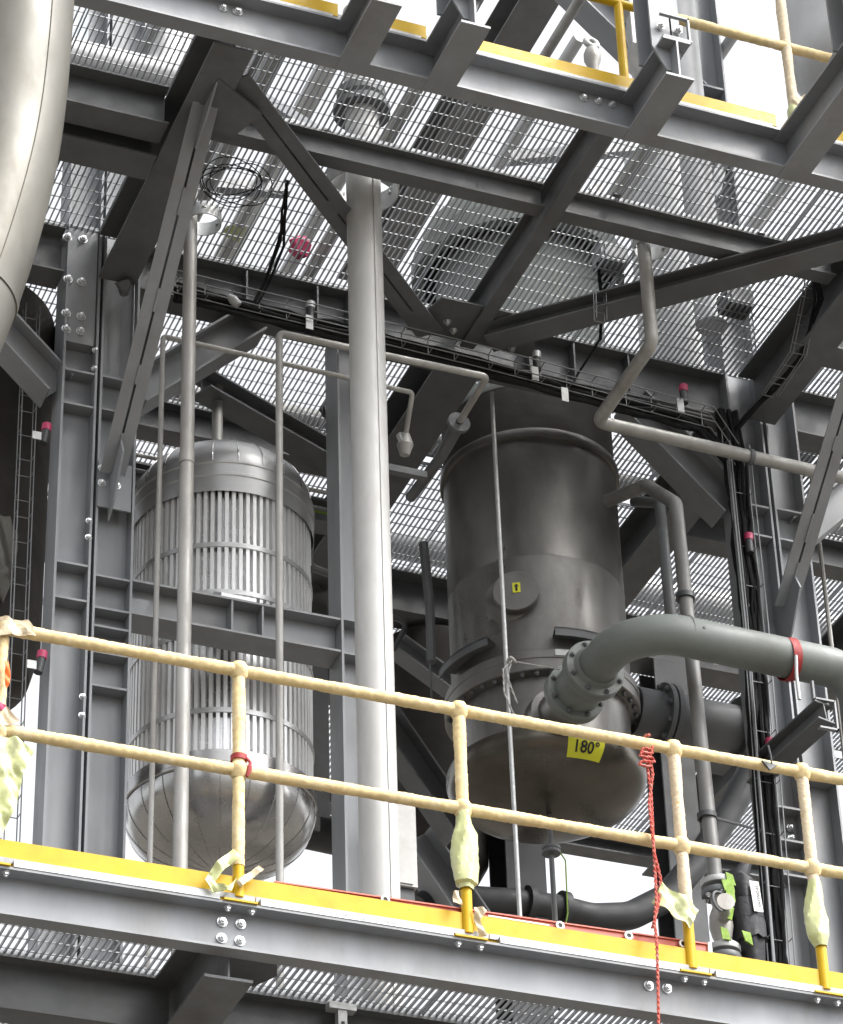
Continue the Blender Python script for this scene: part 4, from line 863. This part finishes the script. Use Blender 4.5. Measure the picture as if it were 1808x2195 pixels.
ug = thing('upper_valve', 'grey flanged valve body behind the bare yellow post on the upper deck', 'valve', (1.3,.6,5.2))
q = YP(1375,75,.75)
part('body', MB().lathe([(.04,-.45),(.06,-.3),(.10,-.2),(.10,-.14),(.07,-.1),(.085,0),(.07,.12),(.10,.16),(.10,.22),(.05,.24),(.05,.5)], q, 28), PIPEG, ug)
part('plate', MB().box(q+Vector((-.12,-.13,-.2)), q+Vector((.0,-.118,.22))), WHITE, ug, smooth=False)
part('handwheel', MB().tube([q+Vector((.08+.09*math.cos(a),-.12,.1*math.sin(a))) for a in np.linspace(0,6.283,22)], .012, 8, cap=False), DSTEEL, ug)
# equipment on the upper deck
GE = 'pipes lying above the upper deck'
for i, (pts, r, mm, lab) in enumerate([
    ([(-3,1.25,5.35),(-.9,1.25,5.38)], .10, INSULP, 'insulated pipe above the deck at upper left'),
    ([(-3,2.5,6.5),(-.6,2.5,6.5),(-.6,2.5,9)], .12, INSULP, 'thick insulated pipe above the left columns'),
    ([(.985,.9,7.0),(.985,4.5,7.0)], .035, INSULP, 'pale pipe above the deck running back, right of the pole'),
    ([(-.35,.3,6.3),(-.35,3.2,6.3)], .035, INSULP, 'pale conduit above the deck beside the coil'),
    ([(-.15,.3,6.8),(-.15,3.6,6.8)], .06, INSULP, 'pale wide conduit above the deck left of the pole'),
    ([(1.4,.8,6.6),(1.4,1.9,6.6)], .03, PIPEG, 'short conduit above the deck over the brace hub'),
    ([(.42,.3,5.7),(.42,3.5,5.7)], .04, PIPEG, 'thin pipe above the deck between pole and brace hub'),
    ([(-.45,.2,5.5),(-.45,2.6,5.5),(-.45,2.6,8)], .05, PIPEG, 'pipe above the deck left of the pole'),
    ([(2.35,1.7,4.95),(2.35,1.7,8)], .09, INSULP, 'vertical pale pipe above the deck near the right columns'),
    ([(3.2,3.6,5.5),(3.2,3.6,8.5)], .28, INSULP, 'large vertical pipe above the far right deck'),
    ([(-.2,3.7,5.3),(4.6,3.7,5.3)], .06, PIPEG, 'long pipe above the far deck'),
    ([(1.2,4.9,5.4),(5.0,4.9,5.4)], .10, INSULP, 'insulated pipe above the farthest deck')]):
    pipe('deck_pipe', lab, pts, r, mm, rad=r*1.5 if len(pts) > 2 else None, group=GE)
for i, (lo, hi, mm, lab) in enumerate([
    ((-2.5,.7,5.6),(-1.5,.72,7.6), PANEL, 'large blue grey cladding panel above the deck at upper left'),
    ((-2.4,1.4,5.2),(-1.35,2.0,5.9), PANEL, 'blue grey cabinet above the deck left of the columns'),
    ((-.80,2.25,5.0),(-.55,2.6,5.35), DSTEEL, 'dark box standing on the deck above the ribbed vessel'),
    ((1.50,1.30,4.90),(1.66,1.42,5.02), DSTEEL, 'small dark box on the grating beside the right opening'),
    ((2.30,1.40,4.89),(2.46,1.53,5.0), BLACKP, 'small black box on the grating near the right depth beam'),
    ((.2,1.2,4.9),(.29,1.26,5.1), PINK, 'small magenta bag standing on the grating near the tray beam') if 0 else ((3.0,2.4,5.0),(3.5,3.0,6.4), PANEL, 'grey cabinet on the deck beyond the right columns')]):
    t = thing('deck_cabinet', lab, 'cabinet', lo, None); part('case', MB().box(lo, hi), mm, t, smooth=False)
    part('door', MB().box((lo[0]+.02,lo[1]-.008,lo[2]+.02), (hi[0]-.02,lo[1]-.001,hi[2]-.02)), mm, t, smooth=False)
p = ZP(643,530,4.96); solo('magenta_bag', crumple(MB().tube([p+Vector((0,0,-.06)),p+Vector((0,0,0)),p+Vector((.01,0,.07))], [.03,.065,.03], 14), .01, 5), PINK, 'crumpled magenta bag lying on the grating near the cables', 'bag')
p = ZP(500,500,4.93); sheet([[p+Vector((-.05,-.05,0)),p+Vector((.06,-.04,.02))],[p+Vector((-.05,.06,.02)),p+Vector((.05,.05,0))]], FILM, 'film_scrap', 'pale green film scrap on the grating right of the slim left pipe', 'plastic film', seed=44)

# ------------------------------------------------------------------ small clutter in the bay
GX = 'thin conduits in the background'
def conduit(label, pts, r=.01, m=DSTEEL): return solo('conduit', MB().tube(bend(pts, .04, 5) if len(pts) > 2 else pts, r, 8), m, label, 'conduit', GX)
conduit('black hooked conduit right of the pole, against the grating behind', [YP(838,1322,3.2), YP(872,1332,3.2), YP(866,1352,3.2), YP(845,1392,3.2)], .016, BLACKP)
conduit('thin dark upright conduit left of the big vessel', [YP(908,1165,3.0), YP(922,1300,3.0), YP(925,1420,3.0)], .028, DSTEEL)
conduit('very thin rod hanging below the dark upright conduit', [YP(922,1410,3.0), YP(926,1500,3.0)], .006, DSTEEL)
conduit('thin upright conduit at the right edge beyond the knee brace', [YP(1738,1000,2.5), (YP(1738,1000,2.5).x,2.5,1.2)], .013, PIPEG)
conduit('thin conduit along the background beam above the ribbed vessel', [(-.9,3.18,4.40),(.86,3.18,4.40)], .012, PIPEG)
conduit('second thin conduit along the background, lower and darker', [(-.9,3.18,4.30),(.86,3.18,4.28)], .012, DSTEEL)
conduit('thin conduit crossing behind the pole at mid height', [YP(560,1228,3.3), YP(640,1215,3.3), YP(720,1232,3.3)], .012, PIPEG)
conduit('yellow-green tagged conduit between ribbed vessel and middle column', [YP(650,1092,3.3), YP(722,1106,3.3)], .010, HIVIS)
conduit('small elbow pipe right of the ribbed vessel, in shadow', [YP(668,1100,3.1), YP(664,1215,3.1), YP(722,1235,3.1)], .022, DSTEEL)
conduit('thin conduit on the left column beside the knee brace', [YP(287,545,1.93), YP(287,650,1.93), YP(284,760,1.93)], .006, WIRE)
conduit('thin conduit under the tray beam, right half', [(1.0,1.90,4.50),(2.4,1.90,4.47)], .009, DSTEEL)
conduit('slim line running with the black cables at the right columns', [(2.43,1.80,4.2),(2.43,1.80,2.9),(2.40,1.80,1.1)], .008, WIRE)
for px, py, lab in ((265,612,'small junction clamp on the left column beside the knee brace'),(700,880,'dark valve actuator behind the middle column'),(655,1235,'small dark fitting right of the ribbed vessel')):
    p = YP(px, py, 2.05 if px > 1000 else 2.6 if px > 400 else 1.9); solo('fitting', crumple(MB().tube([p+Vector((0,0,-.05)),p,p+Vector((.02,0,.05))], [.02,.04,.02], 12), .008, px), BLACKP if px > 400 else DSTEEL, lab, 'fitting')
wire_tray('wire_tray','short piece of wire tray hanging from the long diagonal brace', [tuple(YP(1284,628,1.3)), tuple(YP(1286,690,1.3))], (1,0,0), w=.06, dep=.03, loops=.05)
wire_tray('wire_tray','short wire tray beside the right depth beam, carrying black cables down', [(2.60,1.0,4.82),(2.60,1.25,4.50),(2.60,1.6,4.46)], (1,0,0), w=.08, dep=.04, loops=.08)
sheet([[YP(-30,1085,2.3),YP(20,1110,2.3),YP(40,1150,2.3)],[YP(-30,1200,2.3),YP(10,1215,2.3),YP(30,1235,2.3)],[YP(-30,1280,2.3),YP(0,1275,2.3),YP(8,1290,2.3)]], INSUL, 'loose_sheet', 'grey loose sheeting in shadow at the left edge above the handrail', 'sheeting', seed=51)
# grating clips under the upper deck
for i, (px, py) in enumerate([(1322,418),(1455,985),(600,812),(1010,175),(700,280),(1632,500)]):
    p = ZP(px, py, TZ-.03); solo('grating_clip', MB().box(p+Vector((-.022,-.012,-.006)), p+Vector((.022,.012,.006))), GALV if i % 2 else DSTEEL, 'small saddle clip under the upper deck grating, %s' % ['by the right pipe opening','far back on the right','beside the cable drop','below the upper edge channel at centre','left of the thick pole','near the right end of the cross beam'][i], 'clip', 'grating clips', smooth=False)

for i, (px, py, z, r, L_) in enumerate([(560,180,7.0,.04,1.3),(600,330,8.0,.07,1.5),(1080,340,7.5,.04,1.2),(1330,400,6.8,.05,1.0),(1400,330,7.4,.035,1.2),(1660,420,7.2,.05,1.2),(520,470,6.2,.035,.9),(690,450,6.6,.045,.9),(300,120,6.0,.04,.8),(1150,600,7.6,.05,1.0)]):
    p = ZP(px, py, z); lab = ['pale line above the deck between left brace and pole','broad pale duct above the deck beside the left plan brace','pale line above the deck left of the slim depth beam','pale line above the deck, upper right of the beam crossing','thin grey line above the deck below the third bracket','pale line above the deck near the right edge','thin grey line above the deck over the cable coil','pale line above the deck left of the thick pole top','thin line above the deck in the upper left corner bay','pale line above the deck beyond the vessel top'][i]
    solo('overhead_line', MB().tube([(p.x,p.y-L_,z),(p.x,p.y+L_,z)], r, 14), INSULP if i % 3 else PIPEG, lab, 'pipe', GE)
for i, (px, py, z, a, L_) in enumerate([(250,90,6.4,.9,.6),(640,260,7.0,-.7,.7),(1250,330,7.0,.5,.6),(1560,350,6.5,1.2,.5),(460,400,6.0,.3,.5)]):
    p = ZP(px, py, z); d = Vector((math.cos(a)*L_, math.sin(a)*L_*.4, math.sin(a)*L_))
    solo('overhead_strut', MB().prism(Lp(.07,.07,.008), p-d, p+d, (0,1,0)), STEEL, ['slanting strut above the upper left corner bay','slanting strut above the deck near the pole valve','slanting strut above the deck right of the slim depth beam','slanting strut above the deck under the right bracket','slanting strut above the cable coil'][i], 'strut', GU, smooth=False)
